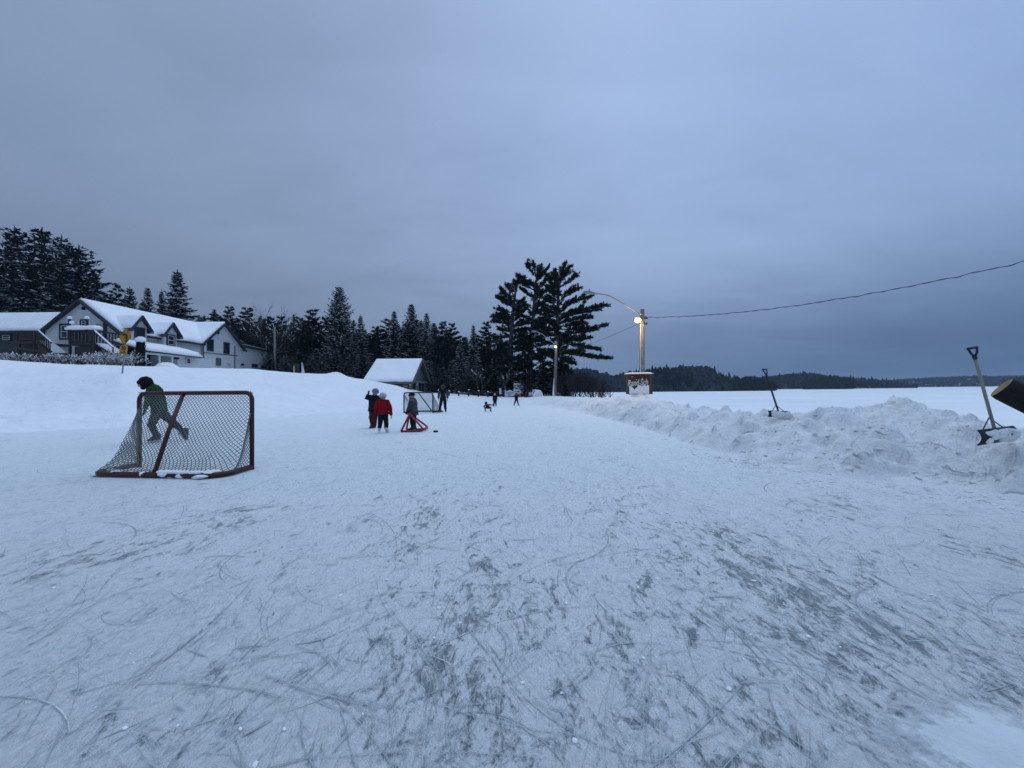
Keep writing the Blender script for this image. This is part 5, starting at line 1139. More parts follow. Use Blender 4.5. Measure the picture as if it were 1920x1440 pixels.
# park sign, narrow sign, fence posts, brush pile
dP = 44.5; b = ground_at(955, dP); o = thing('park_sign', b, 'white park sign with blue lettering below the wind-swept pines', 'sign'); a = P(947.3, 733.5, dP); c = P(963.8, 742.6, dP); yy = a.y
q = MB(); mx = (a.x + c.x) / 2; w2 = (c.x - a.x) / 2 - .06
q.prism([Vector((mx - w2, yy, c.z)), Vector((mx + w2, yy, c.z)), Vector((mx + w2, yy, a.z))] + [Vector((mx + w2 * .55 * math.cos(t), yy, a.z + .14 * math.sin(t))) for t in [i * math.pi / 8 for i in range(9)]] + [Vector((mx - w2, yy, a.z))], (0, .05, 0)); pb = fix_normals(q.build('panel', M['signw'], o))
for s_ in (-1, 1): q = MB(); q.box((mx + s_ * (w2 + .06), yy + .03, (b.z + a.z + .15) / 2), (.1, .1, a.z + .15 - b.z)); q.build('post', M['signw'], o)
hh = a.z - c.z; text_obj('The', M['blue'], .14, (mx, yy - .006, a.z + .02), pb, o.location, ext=.002); text_obj('Centennial', M['blue'], .19, (mx, yy - .006, a.z - hh * .34), pb, o.location, ext=.002, bold=.008); text_obj('Park', M['blue'], .22, (mx, yy - .006, a.z - hh * .74), pb, o.location, ext=.002, bold=.008)
b = ground_at(938, 44); o = thing('notice_sign', b, 'narrow upright white sign left of the park sign', 'sign'); a = P(936.2, 728, 44); c = P(940.0, 739, 44); q = MB(); q.box(((a.x + c.x) / 2, a.y, (a.z + c.z) / 2), (c.x - a.x, .04, a.z - c.z)); nb_ = q.build('panel', M['signw'], o)
q = MB()
for k in range(7): q.box(((a.x + c.x) / 2 + .01 * (k % 2), a.y - .024, a.z - .1 - k * .08), (.12 - .02 * (k % 3), .006, .025))
q.build('lettering', M['grey'], nb_, o.location); q = MB(); q.box(((a.x + c.x) / 2, a.y + .05, (b.z + a.z) / 2 - .1), (.06, .05, a.z - b.z)); q.build('post', M['deckdark'], o)
for i, (u, h, lb) in enumerate(((822, .55, 'short snow-capped fence post leftmost of the row, beside the shed'), (842, .55, 'short snow-capped fence post behind the far skaters, second from the left'), (860, .5, 'short fence post third from the left in the snow'), (878.5, .75, 'tallest fence post in the row, near the crouching child'), (897, .68, 'fence post right of the tallest one'), (914.5, .62, 'fence post rightmost in the row, left of the child in black'))):
    d = 43.0; b = ground_at(u, d); b.z -= .05; o = thing('fence_post', b, lb, 'fence post', 'row of short fence posts along the far bank'); q = MB(); q.tube([b, b + Vector((.02, 0, h))], [.085, .08], 8); q.build('post', M['deckdark'], o)
    s = MB(); s.ball(b + Vector((.02, 0, h + .03)), (.10, .10, .06), 8, 6); s.build('snow_cap', M['roofsnow'], o, smooth=True)
d = 42.5; b = ground_at(999, d); o = thing('brush_pile', b, 'snow-topped heap of dark branches right of the park sign', 'brush pile'); rg = random.Random(12); q = MB()
for i in range(46):
    a = b + Vector((rg.uniform(-.95, .5), rg.uniform(-.2, .5), -.05)); q.tube([a, a + Vector((rg.uniform(-.1, .5), .2, rg.uniform(.5, .95)))], rg.uniform(.015, .04), 4)
q.build('branches', M['twig'], o); s = MB(); s.ball(b + Vector((.35, .45, .15)), (.85, .6, .68), 16, 10, None, 0, lambda q: q * (1 + .22 * noise.noise(q * 1.8))); s.build('snow_cap', M['bank'], o, smooth=True)

# ------------------------------------------------------------------ shovels and log
def shovel(label, foot_px, d, grip_px, grip_w, blade, handle_m, seed, lean_b=0.0):
    f = P(foot_px[0], foot_px[1], d); g = P(grip_px[0], grip_px[1], d + .12); ax = (g - f).normalized(); o = thing('snow_shovel', f, label, 'snow shovel', 'snow shovels stuck in the bank'); rg = random.Random(seed)
    L = (g - f).length; q = MB(); q.tube([f - ax * .06, f + ax * (L - .13)], .0185, 10); q.build('shaft', handle_m, o, smooth=True)
    rt = Vector((math.cos(R(8)), math.sin(R(8)) * 0.6, .16 if grip_w > .11 else .02)).normalized(); q = MB(); n0 = f + ax * (L - .16); hw = grip_w / 2
    q.tube([n0, n0 + ax * .05], [.022, .026], 8); j = n0 + ax * .045
    q.tube([j - rt * .005, j + ax * .035 - rt * hw * .55, g - rt * hw + ax * .0], .0135, 7); q.tube([j + rt * .005, j + ax * .04 + rt * hw * .75, g + rt * hw - ax * .01], .0135, 7); q.tube([g - rt * (hw + .008), g + rt * (hw + .008)], .0165, 8); q.build('grip', M['blackp'], o, smooth=True)
    bw, bh, byaw, bt = blade; bu = Vector((math.cos(byaw), math.sin(byaw), bt)).normalized(); fn = Vector((-bu.y, bu.x, 0)).normalized() * -1
    q = MB(); ringsA = []
    for t in np.linspace(0, 1, 9):
        a = (t - .5) * 1.9; c = f - Vector((0, 0, 1)) * (bh * (t - .05)) + fn * (.10 * math.cos(a) - .055); ringsA.append([c - bu * bw / 2, c + bu * bw / 2])
    for i in range(8):
        q.face([ringsA[i][0], ringsA[i][1], ringsA[i + 1][1], ringsA[i + 1][0]])
    for i in range(9): pass
    o2 = q.build('blade', M['blackp'], o, smooth=True); sm = o2.modifiers.new('thick', 'SOLIDIFY'); sm.thickness = .012
    q = MB(); q.tube([f + ax * .15 - fn * .02, f - bu * bw * .26 + Vector((0, 0, .0)) - fn * .02], .007, 5); q.tube([f + ax * .15 - fn * .02, f + bu * bw * .30 - fn * .02], .007, 5); q.tube([f - bu * bw * .3, f + bu * bw * .36], .008, 5); q.build('brace', M['cable'], o)
    s = MB()
    for i in range(30):
        t = rg.uniform(.2, .95); c = f - Vector((0, 0, 1)) * (bh * (t - .05)) + fn * (.10 * math.cos((t - .5) * 1.9) - .035) + bu * rg.uniform(-.30, .44) * bw; s.ball(c, (rg.uniform(.04, .09), .014, rg.uniform(.02, .05)), 7, 5)
    s.build('caught_snow', M['bank'], o, smooth=True); return o
shovel('large snow pusher with pale wooden shaft and black blade beside the log', (1864.5, 804), 5.15, (1823, 652.5), .135, (.72, .19, R(14), .05), M['ash'], 1)
shovel('smaller dark-shafted snow shovel stuck farther along the bank top', (1459.5, 771.5), 8.5, (1433.5, 692.5), .095, (.46, .12, R(-4), -.04), M['darkhandle'], 2)
a = P(1878, 727, 3.3); e = P(2400, 985, 2.56); o = thing('cut_log', Vector((e.x, e.y, 0)), 'dark sawn log reaching in from the right edge with a pale cut end', 'log'); dv = (e - a).normalized(); L = (e - a).length
s1 = dv.cross(Vector((0, 0, 1))).normalized(); s2 = s1.cross(dv).normalized(); rings = []; rl_ = .10; skew = s1 * .0
for i in range(15):
    t = i / 14; c = a.lerp(e, t); rr = rl_ * (1 + .12 * t); rg_ = []
    for k in range(28):
        w_ = 2 * math.pi * k / 28; q_ = s1 * math.cos(w_) + s2 * math.sin(w_); nn_ = 1 + .05 * noise.noise(q_ * 2 + Vector((t * 3, 0, 0))) + .022 * noise.noise(q_ * 9 + Vector((t * 14, 0, 0)))
        sk = Vector()
        rg_.append(c + q_ * rr * nn_ * (.93 if i == 0 else 1) + sk)
    rings.append(rg_)
    if i == 0: rings.append([c + (p - c) * 1.07 + dv * .03 for p in rg_])
q = MB(); q.loft(rings, 0, False); q.face(list(reversed(rings[-1]))); fix_normals(q.build('bark', M['logbark'], o, smooth=True)); q = MB(); q.face([p - dv * .002 for p in rings[0]]); q.build('cut_face', M['logend'], o)
q = MB(); q.tube([e - dv * .25 - Vector((0, 0, rl_)), Vector((e.x, e.y, -.02)) - Vector((dv.x, dv.y, 0)) * .25], .1, 10); q.build('prop', M['logbark'], o)
# ------------------------------------------------------------------ people
def lerp3(a, b, t): return Vector(a).lerp(Vector(b), t)
def hand_mesh(mb, wrist, dirv, palm_n, s, mi, curl=.35, spread=1.0, thumb=1):
    d = Vector(dirv).normalized(); n = Vector(palm_n); n = (n - d * n.dot(d)).normalized(); sd = d.cross(n).normalized() * thumb
    B = Matrix((sd, n, d)).transposed()
    mb.ball(Vector(wrist) + d * s * .42, (s * .27, s * .13, s * .42), 10, 7, B, mi)
    for k, (o, L) in enumerate(((.19, .44), (.065, .50), (-.06, .47), (-.18, .36))):
        p0 = Vector(wrist) + d * s * .70 + sd * s * o; f1 = (d + sd * o * .5 * spread + n * curl * .5).normalized(); p1 = p0 + f1 * s * L * .5; f2 = (d + sd * o * .5 * spread + n * curl * 1.5).normalized(); p2 = p1 + f2 * s * L * .5
        mb.tube([p0 - d * s * .1, p0, p1, p2], [s * .07, s * .075, s * .068, s * .045], 6, mi)
    t0 = Vector(wrist) + d * s * .28 + sd * s * .2; t1 = t0 + (d * .5 + sd * .9).normalized() * s * .26; t2 = t1 + (d * .85 + sd * .45).normalized() * s * .22
    mb.tube([t0, t1, t2], [s * .09, s * .08, s * .055], 6, mi)
def person(label, J, h, mats, look, parts, seed=0, fat=1.0, head_s=1.0, thumbs=(1, -1), curls=(.35, .35)):
    """J: joint positions (world). mats: dict torso/arms/legs/head/hand"""
    ids = {}; vs = []; rad = []; ed = []
    def v(n, r): ids[n] = len(vs); vs.append(Vector(J[n])); rad.append(r * h * fat); return ids[n]
    J['waist'] = J.get('waist', lerp3(J['pelvis'], J['chest'], .5))
    v('pelvis', .082); v('waist', .078); v('chest', .088); v('neck', .036 / fat)
    J['skull'] = Vector(J['neck']).lerp(Vector(J['head']), .55); v('skull', .036 / fat)
    for s in 'LR':
        v('sh' + s, .050); v('el' + s, .042); v('wr' + s, .030); v('hip' + s, .066); v('kn' + s, .050); v('an' + s, .036)
    for a, b in (('pelvis', 'waist'), ('waist', 'chest'), ('chest', 'neck'), ('neck', 'skull')): ed.append((ids[a], ids[b]))
    for s in 'LR':
        for a, b in (('chest', 'sh' + s), ('sh' + s, 'el' + s), ('el' + s, 'wr' + s), ('pelvis', 'hip' + s), ('hip' + s, 'kn' + s), ('kn' + s, 'an' + s)): ed.append((ids[a], ids[b]))
    me = bpy.data.meshes.new('skeleton'); me.from_pydata([tuple(x) for x in vs], ed, []); ob = bpy.data.objects.new('skeleton', me); COL.objects.link(ob)
    sk = ob.modifiers.new('skin', 'SKIN'); sk.use_smooth_shade = True; sb = ob.modifiers.new('sub', 'SUBSURF'); sb.levels = 2; sb.render_levels = 2
    for i, d in enumerate(me.skin_vertices[0].data): d.radius = (rad[i], rad[i]); d.use_root = (i == 0)
    bpy.context.view_layer.update(); ev = ob.evaluated_get(bpy.context.evaluated_depsgraph_get()); em = bpy.data.meshes.new_from_object(ev); bpy.data.objects.remove(ob)
    segs = [('pelvis', 'waist', 'torso'), ('waist', 'chest', 'torso'), ('chest', 'neck', 'torso'), ('neck', 'skull', 'head')]
    for s in 'LR': segs += [('chest', 'sh' + s, 'torso'), ('sh' + s, 'el' + s, 'arms'), ('el' + s, 'wr' + s, 'arms'), ('pelvis', 'hip' + s, 'legs'), ('hip' + s, 'kn' + s, 'legs'), ('kn' + s, 'an' + s, 'legs')]
    slots = ['torso', 'arms', 'legs', 'head', 'hand']; mb = MB(); mb.v = [tuple(q.co) for q in em.vertices]
    amp = .006 * h
    for i, q in enumerate(mb.v):
        p = Vector(q); mb.v[i] = tuple(p + Vector((noise.noise(p * 9), noise.noise(p * 9 + Vector((5, 0, 0))), noise.noise(p * 9 + Vector((0, 5, 0))))) * amp * 2)
    for f in em.polygons:
        c = f.center; best = (9, 'torso')
        for a, b, sl in segs:
            A = Vector(J[a]); Bv = Vector(J[b]) - A; t = min(1, max(0, (c - A).dot(Bv) / Bv.length_squared)); dd = (c - A - Bv * t).length
            if dd < best[0]: best = (dd, sl)
        mb.f.append(tuple(f.vertices)); mb.m.append(slots.index(best[1]))
    # head with face
    hd = Vector(J['head']); lk = Vector(look).normalized(); upv = (hd - Vector(J['neck'])).normalized(); sdv = lk.cross(upv).normalized(); up2 = sdv.cross(lk).normalized(); B = Matrix((sdv, lk, up2)).transposed(); hs = h * .067 * head_s
    def shape(q):
        k = 1.0
        if q.z < 0: k = 1 + .28 * q.z
        return Vector((q.x * k * .86, q.y * (1.0 + (.12 * q.y if q.y > 0 else 0)) * (k * .5 + .5), q.z * 1.12))
    mb.ball(hd, hs, 18, 14, B, 3, shape); mb.ball(hd + lk * hs * 1.08 - up2 * hs * .08, (hs * .13, hs * .17, hs * .2), 8, 6, B, 3)
    for s_ in (-1, 1): mb.ball(hd + sdv * s_ * hs * .86 - up2 * hs * .05, (hs * .08, hs * .16, hs * .24), 8, 6, B, 3)
    for s_, th, cu in (('L', thumbs[0], curls[0]), ('R', thumbs[1], curls[1])):
        wr = Vector(J['wr' + s_]); dv = (wr - Vector(J['el' + s_])).normalized(); hand_mesh(mb, wr - dv * .008 * h, dv, J.get('palm' + s_, (0, -1, 0)), h * .085, 4, cu, 1.0, th)
    base = Vector(((J['anL'][0] + J['anR'][0]) / 2, (J['anL'][1] + J['anR'][1]) / 2, 0.0))
    o = mb.build('body', [mats['torso'], mats['arms'], mats['legs'], mats['head'], mats['hand']], None, Vector((0, 0, 0)), True)
    root = thing('person', base, label, 'person', 'people on the rink'); o.parent = root
    for vtx in o.data.vertices: vtx.co -= base
    o.location = (0, 0, 0)
    # eyes, brows and mouth as one small part of the face
    q = MB()
    for s_ in (-1, 1): q.ball(hd + lk * hs * .90 + sdv * s_ * hs * .33 + up2 * hs * .05, hs * .11, 8, 6)
    q.tube([hd + lk * hs * .94 + sdv * s_ * hs * .24 - up2 * hs * .48 for s_ in (-1, 0, 1)], hs * .05, 5); q.build('face', M['brownhat'], root, smooth=True)
    # jacket: an elliptical loft round the spine, a little larger than the body
    if 'jacket' in parts:
        jm, hem, flare = parts['jacket']; axs = (Vector(J['shR']) - Vector(J['shL'])).normalized(); rings = []
        P0 = Vector(J['pelvis']); P1 = Vector(J['waist']); P2 = Vector(J['chest']); P3 = Vector(J['neck'])
        st = [(P0 + (P0 - P1).normalized() * hem * h, .112 * flare, .092 * flare), (P0, .108, .09), (P1, .104, .086), (P2, .118, .09), (P2.lerp(P3, .55), .10, .075), (P3, .05, .05), (P3 + (P3 - P2) * .12, .046, .046)]
        for i, (c, a, b) in enumerate(st):
            nx = (st[min(i + 1, len(st) - 1)][0] - st[max(i - 1, 0)][0]).normalized(); fw = axs.cross(nx).normalized(); sd2 = nx.cross(fw).normalized()
            rings.append([c + (sd2 * math.cos(w) * a + fw * math.sin(w) * b) * h * fat * (1 + .07 * noise.noise(Vector((math.cos(w) * 2, math.sin(w) * 2, i * .9 + seed)))) for w in [2 * math.pi * k / 20 for k in range(20)]])
        fix_normals(MBloft(rings).build('jacket', jm, root, smooth=True))
    if 'hat' in parts:
        hm, kind = parts['hat']; q = MB()
        if kind == 'beanie':
            q.ball(hd + up2 * hs * .30 - lk * hs * .06, (hs * 1.03, hs * 1.1, hs * 1.0), 18, 12, B, 0, lambda p: Vector((p.x, p.y, max(p.z, -.18)))); q.tube([hd + up2 * hs * .16 - lk * hs * .05 + (sdv * math.cos(w) * 1.0 + lk * math.sin(w) * 1.07) * hs for w in [2 * math.pi * k / 18 for k in range(19)]], hs * .15, 6, caps=False)
        elif kind == 'helmet':
            q.ball(hd + up2 * hs * .18 - lk * hs * .05, (hs * 1.13, hs * 1.22, hs * 1.12), 18, 12, B, 0, lambda p: Vector((p.x, p.y, max(p.z, -.30)))); q.ball(hd + up2 * hs * 1.2, hs * .16, 8, 6)
        elif kind == 'hood':
            q.ball(hd - lk * hs * .14 + up2 * hs * .08, (hs * 1.12, hs * 1.18, hs * 1.22), 20, 14, B, 0, lambda p: Vector((p.x, min(p.y, .62 if abs(p.z) < .75 else .5), p.z)) if p.y > .4 else p)
        elif kind == 'hair':
            q.ball(hd - lk * hs * .20 + up2 * hs * .16, (hs * 1.15, hs * 1.2, hs * 1.2), 22, 16, B, 0, lambda p: Vector((p.x, min(p.y, .66), p.z)) * (1 + .09 * noise.noise(p * 3.2))); q.ball(hd + lk * hs * .62 + up2 * hs * .55, (hs * .85, hs * .42, hs * .42), 12, 8, B, 0, lambda p: p * (1 + .12 * noise.noise(p * 4)))
            q.ball(hd - lk * hs * .75 - up2 * hs * .45, (hs * .75, hs * .6, hs * .8), 12, 8, B, 0, lambda p: p * (1 + .12 * noise.noise(p * 4)))
        hp = q.build({'hair': 'hair', 'helmet': 'hat', 'beanie': 'hat', 'hood': 'hood'}[kind], hm, root, smooth=True)
    if 'beard' in parts:
        q = MB(); q.ball(hd + lk * hs * .55 - up2 * hs * .72, (hs * .62, hs * .5, hs * .42), 10, 7, B, 0, lambda p: p * (1 + .1 * noise.noise(p * 4))); q.build('beard', parts['beard'], root, smooth=True)
    if 'scarf' in parts:
        q = MB(); c = Vector(J['neck']); q.tube([c + Vector((math.cos(w) * .062 * h, math.sin(w) * .06 * h, .008 * h * math.sin(2 * w))) for w in [2 * math.pi * k / 14 for k in range(15)]], .026 * h, 7, caps=False); q.build('scarf', parts['scarf'], root, smooth=True)
    if 'straps' in parts:
        q = MB(); fw = Vector(parts['straps'][1]); sh = [Vector(J['sh' + s_]).lerp(Vector(J['neck']), .45) for s_ in 'LR']; bk = Vector(J['waist']) + fw * .1 * h
        for a in sh: q.tube([bk, (a + bk) / 2 + fw * .03 * h, a + fw * .055 * h + Vector((0, 0, .01)), a + Vector((0, 0, .035 * h))], .014 * h, 5)
        q.box(Vector(J['waist']) + fw * .085 * h - Vector((0, 0, .03 * h)), (.15 * h, .03 * h, .14 * h)); q.build('dungaree_straps', parts['straps'][0], root)
    # footwear
    for s_ in 'LR':
        an = Vector(J['an' + s_]); td = Vector(J['toe' + s_]).normalized(); shin = (Vector(J['kn' + s_]) - an).normalized(); sl = J.get('sole' + s_)
        upn = Vector(sl).normalized() if sl else Vector((0, 0, 1)); sdn = td.cross(upn).normalized(); q = MB(); rg2 = []
        for t, w, lo, hi in ((-.045, .022, -.045, .045), (-.03, .032, -.048, .07), (.0, .034, -.05, .085), (.035, .033, -.05, .05), (.075, .034, -.05, .0), (.105, .028, -.05, -.015), (.122, .014, -.046, -.028)):
            c = an + td * t * h; m_ = (lo + hi) / 2 * h; hh_ = (hi - lo) / 2 * h; rg2.append([c + sdn * math.cos(a) * w * h + upn * (m_ + math.sin(a) * hh_) for a in [2 * math.pi * k / 10 for k in range(10)]])
        q.loft(rg2); b = fix_normals(q.build('skate' if parts.get('blades', True) else 'boot', parts['boots'], root, smooth=True))
        if parts.get('blades', True):
            q = MB(); q.prism([an + td * (-.045 * h) - upn * .05 * h - sdn * .004, an + td * (.11 * h) - upn * .05 * h - sdn * .004, an + td * (.125 * h) - upn * .066 * h - sdn * .004, an + td * (.09 * h) - upn * .078 * h - sdn * .004, an + td * (-.04 * h) - upn * .078 * h - sdn * .004], sdn * .008); q.build('blade', M['blade'], b, root.location)
    return root
def MBloft(r):
    q = MB(); q.loft(r); return q
def stand(base, h, fdir, sep=.06, arms=None, lean=(0, 0), tw=0.0, foot=.07):
    """default upright skeleton on skates, facing fdir"""
    f = Vector((fdir[0], fdir[1], 0)).normalized(); l = Vector((-f.y, f.x, 0)); b = Vector(base); Z = Vector((0, 0, 1)); ln = f * lean[0] + l * lean[1]
    at = lambda x, y, z: b + l * (x * h) + f * (y * h) + Z * (z * h) + ln * (h * max(0, z - .5))
    J = dict(pelvis=at(0, 0, .53), chest=at(0, 0, .735), neck=at(0, .005, .84), head=at(0, .02, .925))
    for s, k in (('L', 1), ('R', -1)):
        J['sh' + s] = at(k * .115, 0, .80); J['el' + s] = at(k * .155, -.01, .64); J['wr' + s] = at(k * .165, .04, .50)
        J['hip' + s] = at(k * .055, 0, .50); J['kn' + s] = at(k * (.055 + sep * .4), .02, .29); J['an' + s] = at(k * (.05 + sep), 0, foot + .008); J['toe' + s] = f + l * (k * .25); J['palm' + s] = -l * k
    return J, at
bl = M['blackc']
# 1 skater in green, stooping behind the near goal; laid out in the image plane at his own distance
d = 10.35
def Q(px, py, dd=0.0): return P(px, py, d + dd)
J = dict(pelvis=Q(299, 768), waist=Q(296.5, 752), chest=Q(290.5, 733), neck=Q(281.5, 723, -.04), head=Q(271.5, 719, -.10),
 shL=Q(281, 733, -.22), elL=Q(277, 752, -.26), wrL=Q(272, 768, -.30), shR=Q(297, 731, .20), elR=Q(300, 751, .26), wrR=Q(291, 766, .2),
 hipL=Q(295, 774, -.09), knL=Q(283, 797, -.16), anL=Q(294, 819.5, -.05), hipR=Q(303, 774, .10), knR=Q(324, 792, .22), anR=Q(345, 810, .35), toeL=Vector((-1, -.2, -.08)), toeR=Vector((.62, .1, -.78)), soleR=Vector((.78, .1, .62)), palmL=(-1, 0, 0), palmR=(-1, 0, 0))
J['hipL'] = Q(295, 775, -.09)
person('person in green jacket with dark hair stooping behind the near goal, one leg kicked back', J, 1.78, dict(torso=M['green'], arms=M['green'], legs=M['olive'], head=M['skin'], hand=M['blackc']), (-.86, -.35, -.36), dict(jacket=(M['green'], .03, 1.0), hat=(M['brownhat'], 'hair'), beard=M['brownhat'], boots=M['charcoal']), 1, 1.04, 1.1)
# 2 waving child
b = G(698.5, 802.5); h = 1.44; J, at = stand(b, h, (.1, -1), .02, lean=(.03, 0)); z = b.y
dd = (b - EYE).dot(Fw); Q = lambda px, py, o_=0: P(px, py, dd + o_)
J.update(shR=Q(694.5, 745), elR=Q(688, 746, -.12), wrR=Q(690.3, 738.5, -.16), shL=Q(709, 745), elL=Q(713, 757, -.05), wrL=Q(711, 768, -.12), anR=Q(697.5, 797.5, -.05), knR=Q(696, 785, -.22), palmR=(0, -1, 0), hipR=Q(697.5, 771), hipL=Q(704, 771), knL=Q(702.5, 787, -.1), anL=Q(702.5, 799, .12), neck=Q(702.8, 741), head=Q(703.5, 735.5, -.05), chest=Q(702, 750), pelvis=Q(700.8, 768.5))
J['toeR'] = Vector((-.1, -1, -.2)); J['toeL'] = Vector((.1, -1, -.05))
person('child in dark jacket and slate-blue knit hat waving a raised gloved hand', J, h, dict(torso=bl, arms=bl, legs=M['maroon'], head=M['skin'], hand=M['charcoal']), (.05, -1, -.1), dict(jacket=(bl, .04, 1.05), hat=(M['bluehat'], 'beanie'), boots=M['skate']), 2, 1.25, 1.18, (-1, 1), (.1, .05))
# 3 red jacket
b = G(718.2, 811.5); h = 1.25; J, at = stand(b, h, (-.15, 1), .035); J['neck'] = at(0, .005, .82); J['head'] = at(0, .01, .915)
J.update(elL=at(.175, -.02, .62), wrL=at(.165, .02, .46), elR=at(-.185, -.02, .62), wrR=at(-.195, .03, .43))
person('child in bright red jacket and pale knit helmet cover standing with back to the camera', J, h, dict(torso=M['redc'], arms=M['redc'], legs=bl, head=M['skin'], hand=bl), (-.15, 1, 0), dict(jacket=(M['redc'], .06, 1.28), hat=(M['whitehat'], 'helmet'), scarf=M['maroon'], boots=M['skatew']), 3, 1.32, 1.25)
# 4 child holding the red frame
b = G(775.5, 808); h = 1.26; J, at = stand(b, h, (-1, .15), .02, lean=(.06, 0)); J['neck'] = at(0, .01, .83); J['head'] = at(0, .02, .92)
J.update(elL=at(.12, .06, .62), wrL=at(.06, .16, .5), elR=at(-.12, .06, .62), wrR=at(-.06, .16, .5))
person('child in dark grey coat and red collar leaning on the red skating frame', J, h, dict(torso=M['grey'], arms=M['charcoal'], legs=bl, head=M['skin'], hand=bl), (-1, .2, -.1), dict(jacket=(M['charcoal'], .12, 1.12), hat=(bl, 'beanie'), scarf=M['maroon'], boots=M['skate']), 4, 1.25, 1.15)
# 5 man in dungarees
b = G(831, 773.5); h = 1.62; J, at = stand(b, h, (-.25, 1), .035); J['toeL'] = Vector((-.9, .3, 0)); J['anL'] = at(.13, 0, .075); J['knL'] = at(.09, .02, .3)
person('man in black dungarees over a teal top, seen from behind beside the far goal', J, h, dict(torso=bl, arms=M['teal'], legs=bl, head=M['skin'], hand=bl), (-.25, 1, 0), dict(hat=(M['teal'], 'hood'), straps=(bl, (.1, -1, 0)), boots=M['skate']), 5, 1.22, 1.12)
# 6 crouching child
b = G(914.5, 772); h = .95; J, at = stand(b, h, (.35, -1), .1)
Z = Vector((0, 0, 1)); J.update(pelvis=b + Vector((.02, .16, .24)), waist=b + Vector((.01, .10, .31)), chest=b + Vector((-.03, .02, .38)), neck=b + Vector((-.07, -.03, .44)), head=b + Vector((-.09, -.06, .51)), hipL=b + Vector((.09, .14, .22)), hipR=b + Vector((-.06, .14, .22)), knL=b + Vector((.19, -.06, .28)), knR=b + Vector((-.17, -.06, .28)), anL=b + Vector((.17, .02, .07)), anR=b + Vector((-.15, .02, .07)),
 shL=b + Vector((.08, -.01, .42)), elL=b + Vector((.24, -.05, .42)), wrL=b + Vector((.38, -.05, .40)), shR=b + Vector((-.15, .0, .40)), elR=b + Vector((-.23, -.06, .32)), wrR=b + Vector((-.17, -.14, .27)), palmL=(0, 0, -1), palmR=(0, -1, 0))
person('small child crouching low on the far ice with one arm stretched to the right', J, h, dict(torso=M['maroon'], arms=M['maroon'], legs=M['charcoal'], head=M['skin'], hand=bl), (-.2, -1, -.5), dict(jacket=(M['maroon'], .03, 1.0), hat=(M['maroon'], 'helmet'), boots=M['skate']), 6, 1.0, 1.3)
# 7 child in black
b = G(928.2, 762.3); h = 1.0; J, at = stand(b, h, (-.4, -1), .05, lean=(0, 0))
person('small child all in black standing on the far ice beside the crouching one', J, h, dict(torso=bl, arms=bl, legs=bl, head=M['skin'], hand=bl), (-.4, -1, 0), dict(jacket=(bl, .05, 1.0), hat=(M['whitehat'], 'beanie'), boots=M['skate']), 7, 1.4, 1.25)
# 8 child in red and black, arms out
b = G(968.3, 761.3); h = 1.02; J, at = stand(b, h, (.05, -1), .13); k = 1
J.update(elL=at(.22, 0, .73), wrL=at(.30, -.02, .72), elR=at(-.24, 0, .74), wrR=at(-.37, -.02, .73), palmL=(0, 0, -1), palmR=(0, 0, -1))
person('small child in dark red snowsuit with arms out and legs wide on the far ice', J, h, dict(torso=M['maroon'], arms=M['maroon'], legs=M['maroon'], head=M['skin'], hand=bl), (.05, -1, 0), dict(jacket=(bl, .02, 1.0), hat=(M['maroon'], 'helmet'), boots=M['skate']), 8, 1.25, 1.25)
# ------------------------------------------------------------------ light and sky
w = bpy.data.worlds.new('World'); scene.world = w; w.use_nodes = True; nt = w.node_tree; bg = nt.nodes['Background']
gd = nt.nodes.new('ShaderNodeTexCoord').outputs['Generated']; sx = nt.nodes.new('ShaderNodeSeparateXYZ'); nt.links.new(gd, sx.inputs[0])
el = mth(nt, 'MAXIMUM', sx.outputs['Z'], 0.0)
base = ramp(nt, el, [(0.0, (0.175, 0.262, 0.43)), (0.06, (0.20, 0.295, 0.475)), (0.16, (0.255, 0.355, 0.56)), (0.30, (0.325, 0.448, 0.70)), (0.52, (0.365, 0.50, 0.785)), (0.72, (0.40, 0.54, 0.83)), (1.0, (0.68, 0.95, 1.42))])
# cloud deck: noise on a plane overhead, so the billows flatten toward the horizon
dv = nt.nodes.new('ShaderNodeVectorMath'); dv.operation = 'DIVIDE'; cb = nt.nodes.new('ShaderNodeCombineXYZ'); k = mth(nt, 'ADD', el, 0.16)
for i in range(3): nt.links.new(k, cb.inputs[i])
nt.links.new(gd, dv.inputs[0]); nt.links.new(cb.outputs[0], dv.inputs[1])
cl = noi(nt, mapping(nt, dv.outputs[0], (0.55, 0.9, 0.2), R(20), (3.1, .4, 0)), 1.1, 5, 0.5, 0.3); cl2 = noi(nt, mapping(nt, dv.outputs[0], (0.35, 0.6, 0.2), R(-15), (.6, 8, 0)), 0.8, 3, 0.45)
cl3 = noi(nt, mapping(nt, dv.outputs[0], (1.0, 2.0, .5), R(32), (5, 2, 0)), 1.7, 6, .55, .4)
cc = mth(nt, 'ADD', mth(nt, 'MULTIPLY', cl, .42), mth(nt, 'ADD', mth(nt, 'MULTIPLY', cl2, .34), mth(nt, 'MULTIPLY', cl3, .24)))
m1 = ramp(nt, cc, [(.34, (.78, .79, .81)), (.5, (.98, .98, .98)), (.64, (1.1, 1.09, 1.07))])
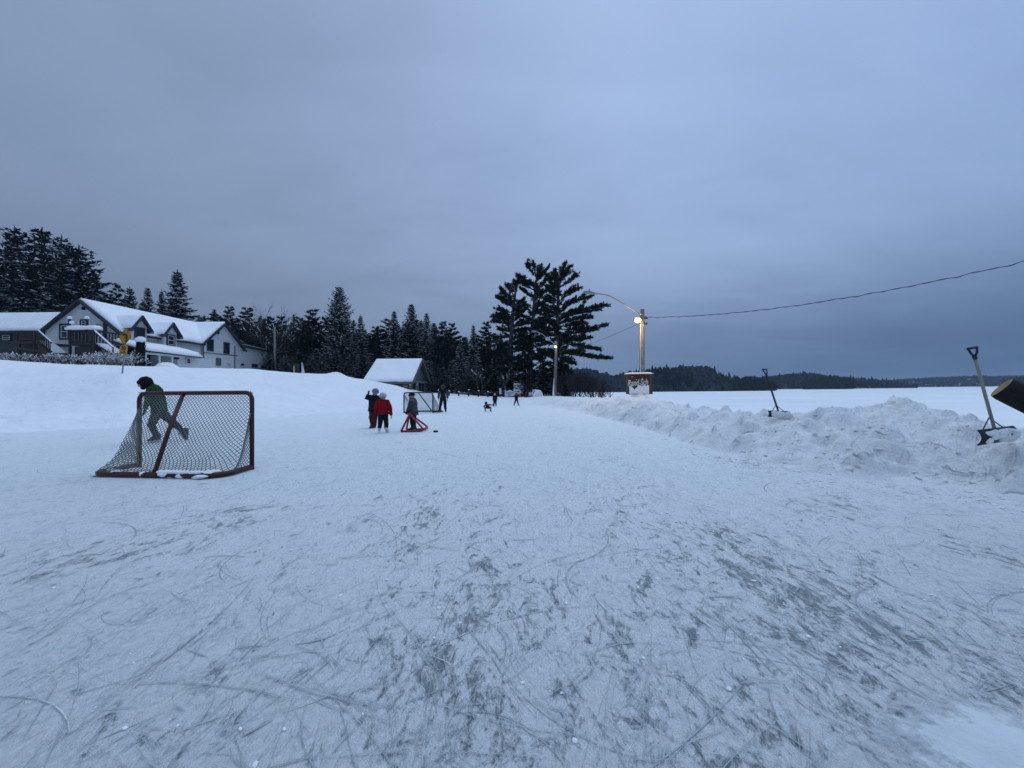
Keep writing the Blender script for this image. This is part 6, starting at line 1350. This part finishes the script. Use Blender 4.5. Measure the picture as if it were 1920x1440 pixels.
# brighter toward the open lake ahead, duller over the wooded left
az = mth(nt, 'ADD', mth(nt, 'MULTIPLY', sx.outputs['X'], .5), .5)
m2 = ramp(nt, az, [(0.0, (.64, .63, .615)), (.25, (.745, .73, .705)), (.5, (.98, .97, .955)), (.62, (1.03, 1.03, 1.02)), (.8, (.95, .98, 1.0)), (1.0, (.78, .85, .93))])
m3 = ramp(nt, az, [(.5, (1, 1, 1)), (.72, (.70, .74, .80)), (.95, (.50, .58, .66))])
low = ramp(nt, el, [(.02, (1, 1, 1)), (.07, (.85, .85, .85)), (.26, (0, 0, 0))], 'EASE')
col = mixc(nt, 1.0, mixc(nt, 1.0, base, m1, 'MULTIPLY'), m2, 'MULTIPLY')
col = mixc(nt, low, col, mixc(nt, 1.0, col, m3, 'MULTIPLY'))
sky = nt.nodes.new('ShaderNodeTexSky'); sky.sky_type = 'NISHITA'; sky.sun_disc = False; sky.sun_elevation = R(4); sky.sun_rotation = R(200); sky.air_density = 1.5; sky.ozone_density = 3
sk = nt.nodes.new('ShaderNodeVectorMath'); sk.operation = 'SCALE'; sk.inputs['Scale'].default_value = 0.05; nt.links.new(sky.outputs[0], sk.inputs[0])
col = mixc(nt, 0.06, col, sk.outputs[0])
nt.links.new(col, bg.inputs['Color']); bg.inputs['Strength'].default_value = 1.0
sd = bpy.data.lights.new('sun', 'SUN'); sd.energy = 0.75; sd.angle = R(60); sd.color = (0.78, 0.91, 1.0); so = bpy.data.objects.new('sun', sd); COL.objects.link(so); so.rotation_euler = (R(-25), R(15), 0)
for (p, en, c, nm) in ((l0 + Vector((-.40, -.60, -.28)), 130, (1, .62, .25), 'floodlight_glow'), (P(1041.5, 650, dA - .6), 4, (1, .85, .6), 'pole_lamp_glow')):
    ld = bpy.data.lights.new(nm, 'POINT'); ld.energy = en; ld.color = c; ld.shadow_soft_size = .12; lo = bpy.data.objects.new(nm, ld); COL.objects.link(lo); lo.location = p
vs = scene.view_settings; vs.view_transform = 'Standard'; vs.look = 'None'; vs.exposure = 0; vs.gamma = 1
scene.cycles.max_bounces = 4; scene.cycles.diffuse_bounces = 3; scene.cycles.glossy_bounces = 2; scene.cycles.transparent_max_bounces = 8; scene.cycles.use_denoising = True; scene.cycles.use_adaptive_sampling = True; scene.cycles.adaptive_threshold = 0.02

# ------------------------------------------------------------------ the air between here and the far shore
hm = bpy.data.materials.new('winter_air'); hm.use_nodes = True; nt = hm.node_tree; nt.nodes.remove(nt.nodes['Principled BSDF'])
pv = nt.nodes.new('ShaderNodeVolumePrincipled'); pv.inputs['Color'].default_value = (.62, .82, 1.0, 1); pv.inputs['Density'].default_value = .00032; pv.inputs['Anisotropy'].default_value = 0.0
nt.links.new(pv.outputs['Volume'], nt.nodes['Material Output'].inputs['Volume'])
q = MB(); q.box((900, 1250, 27), (3600, 2740, 62)); o = q.build('haze', hm); tag(o, kind='stuff')
scene.cycles.volume_bounces = 0; scene.cycles.volume_step_rate = 10
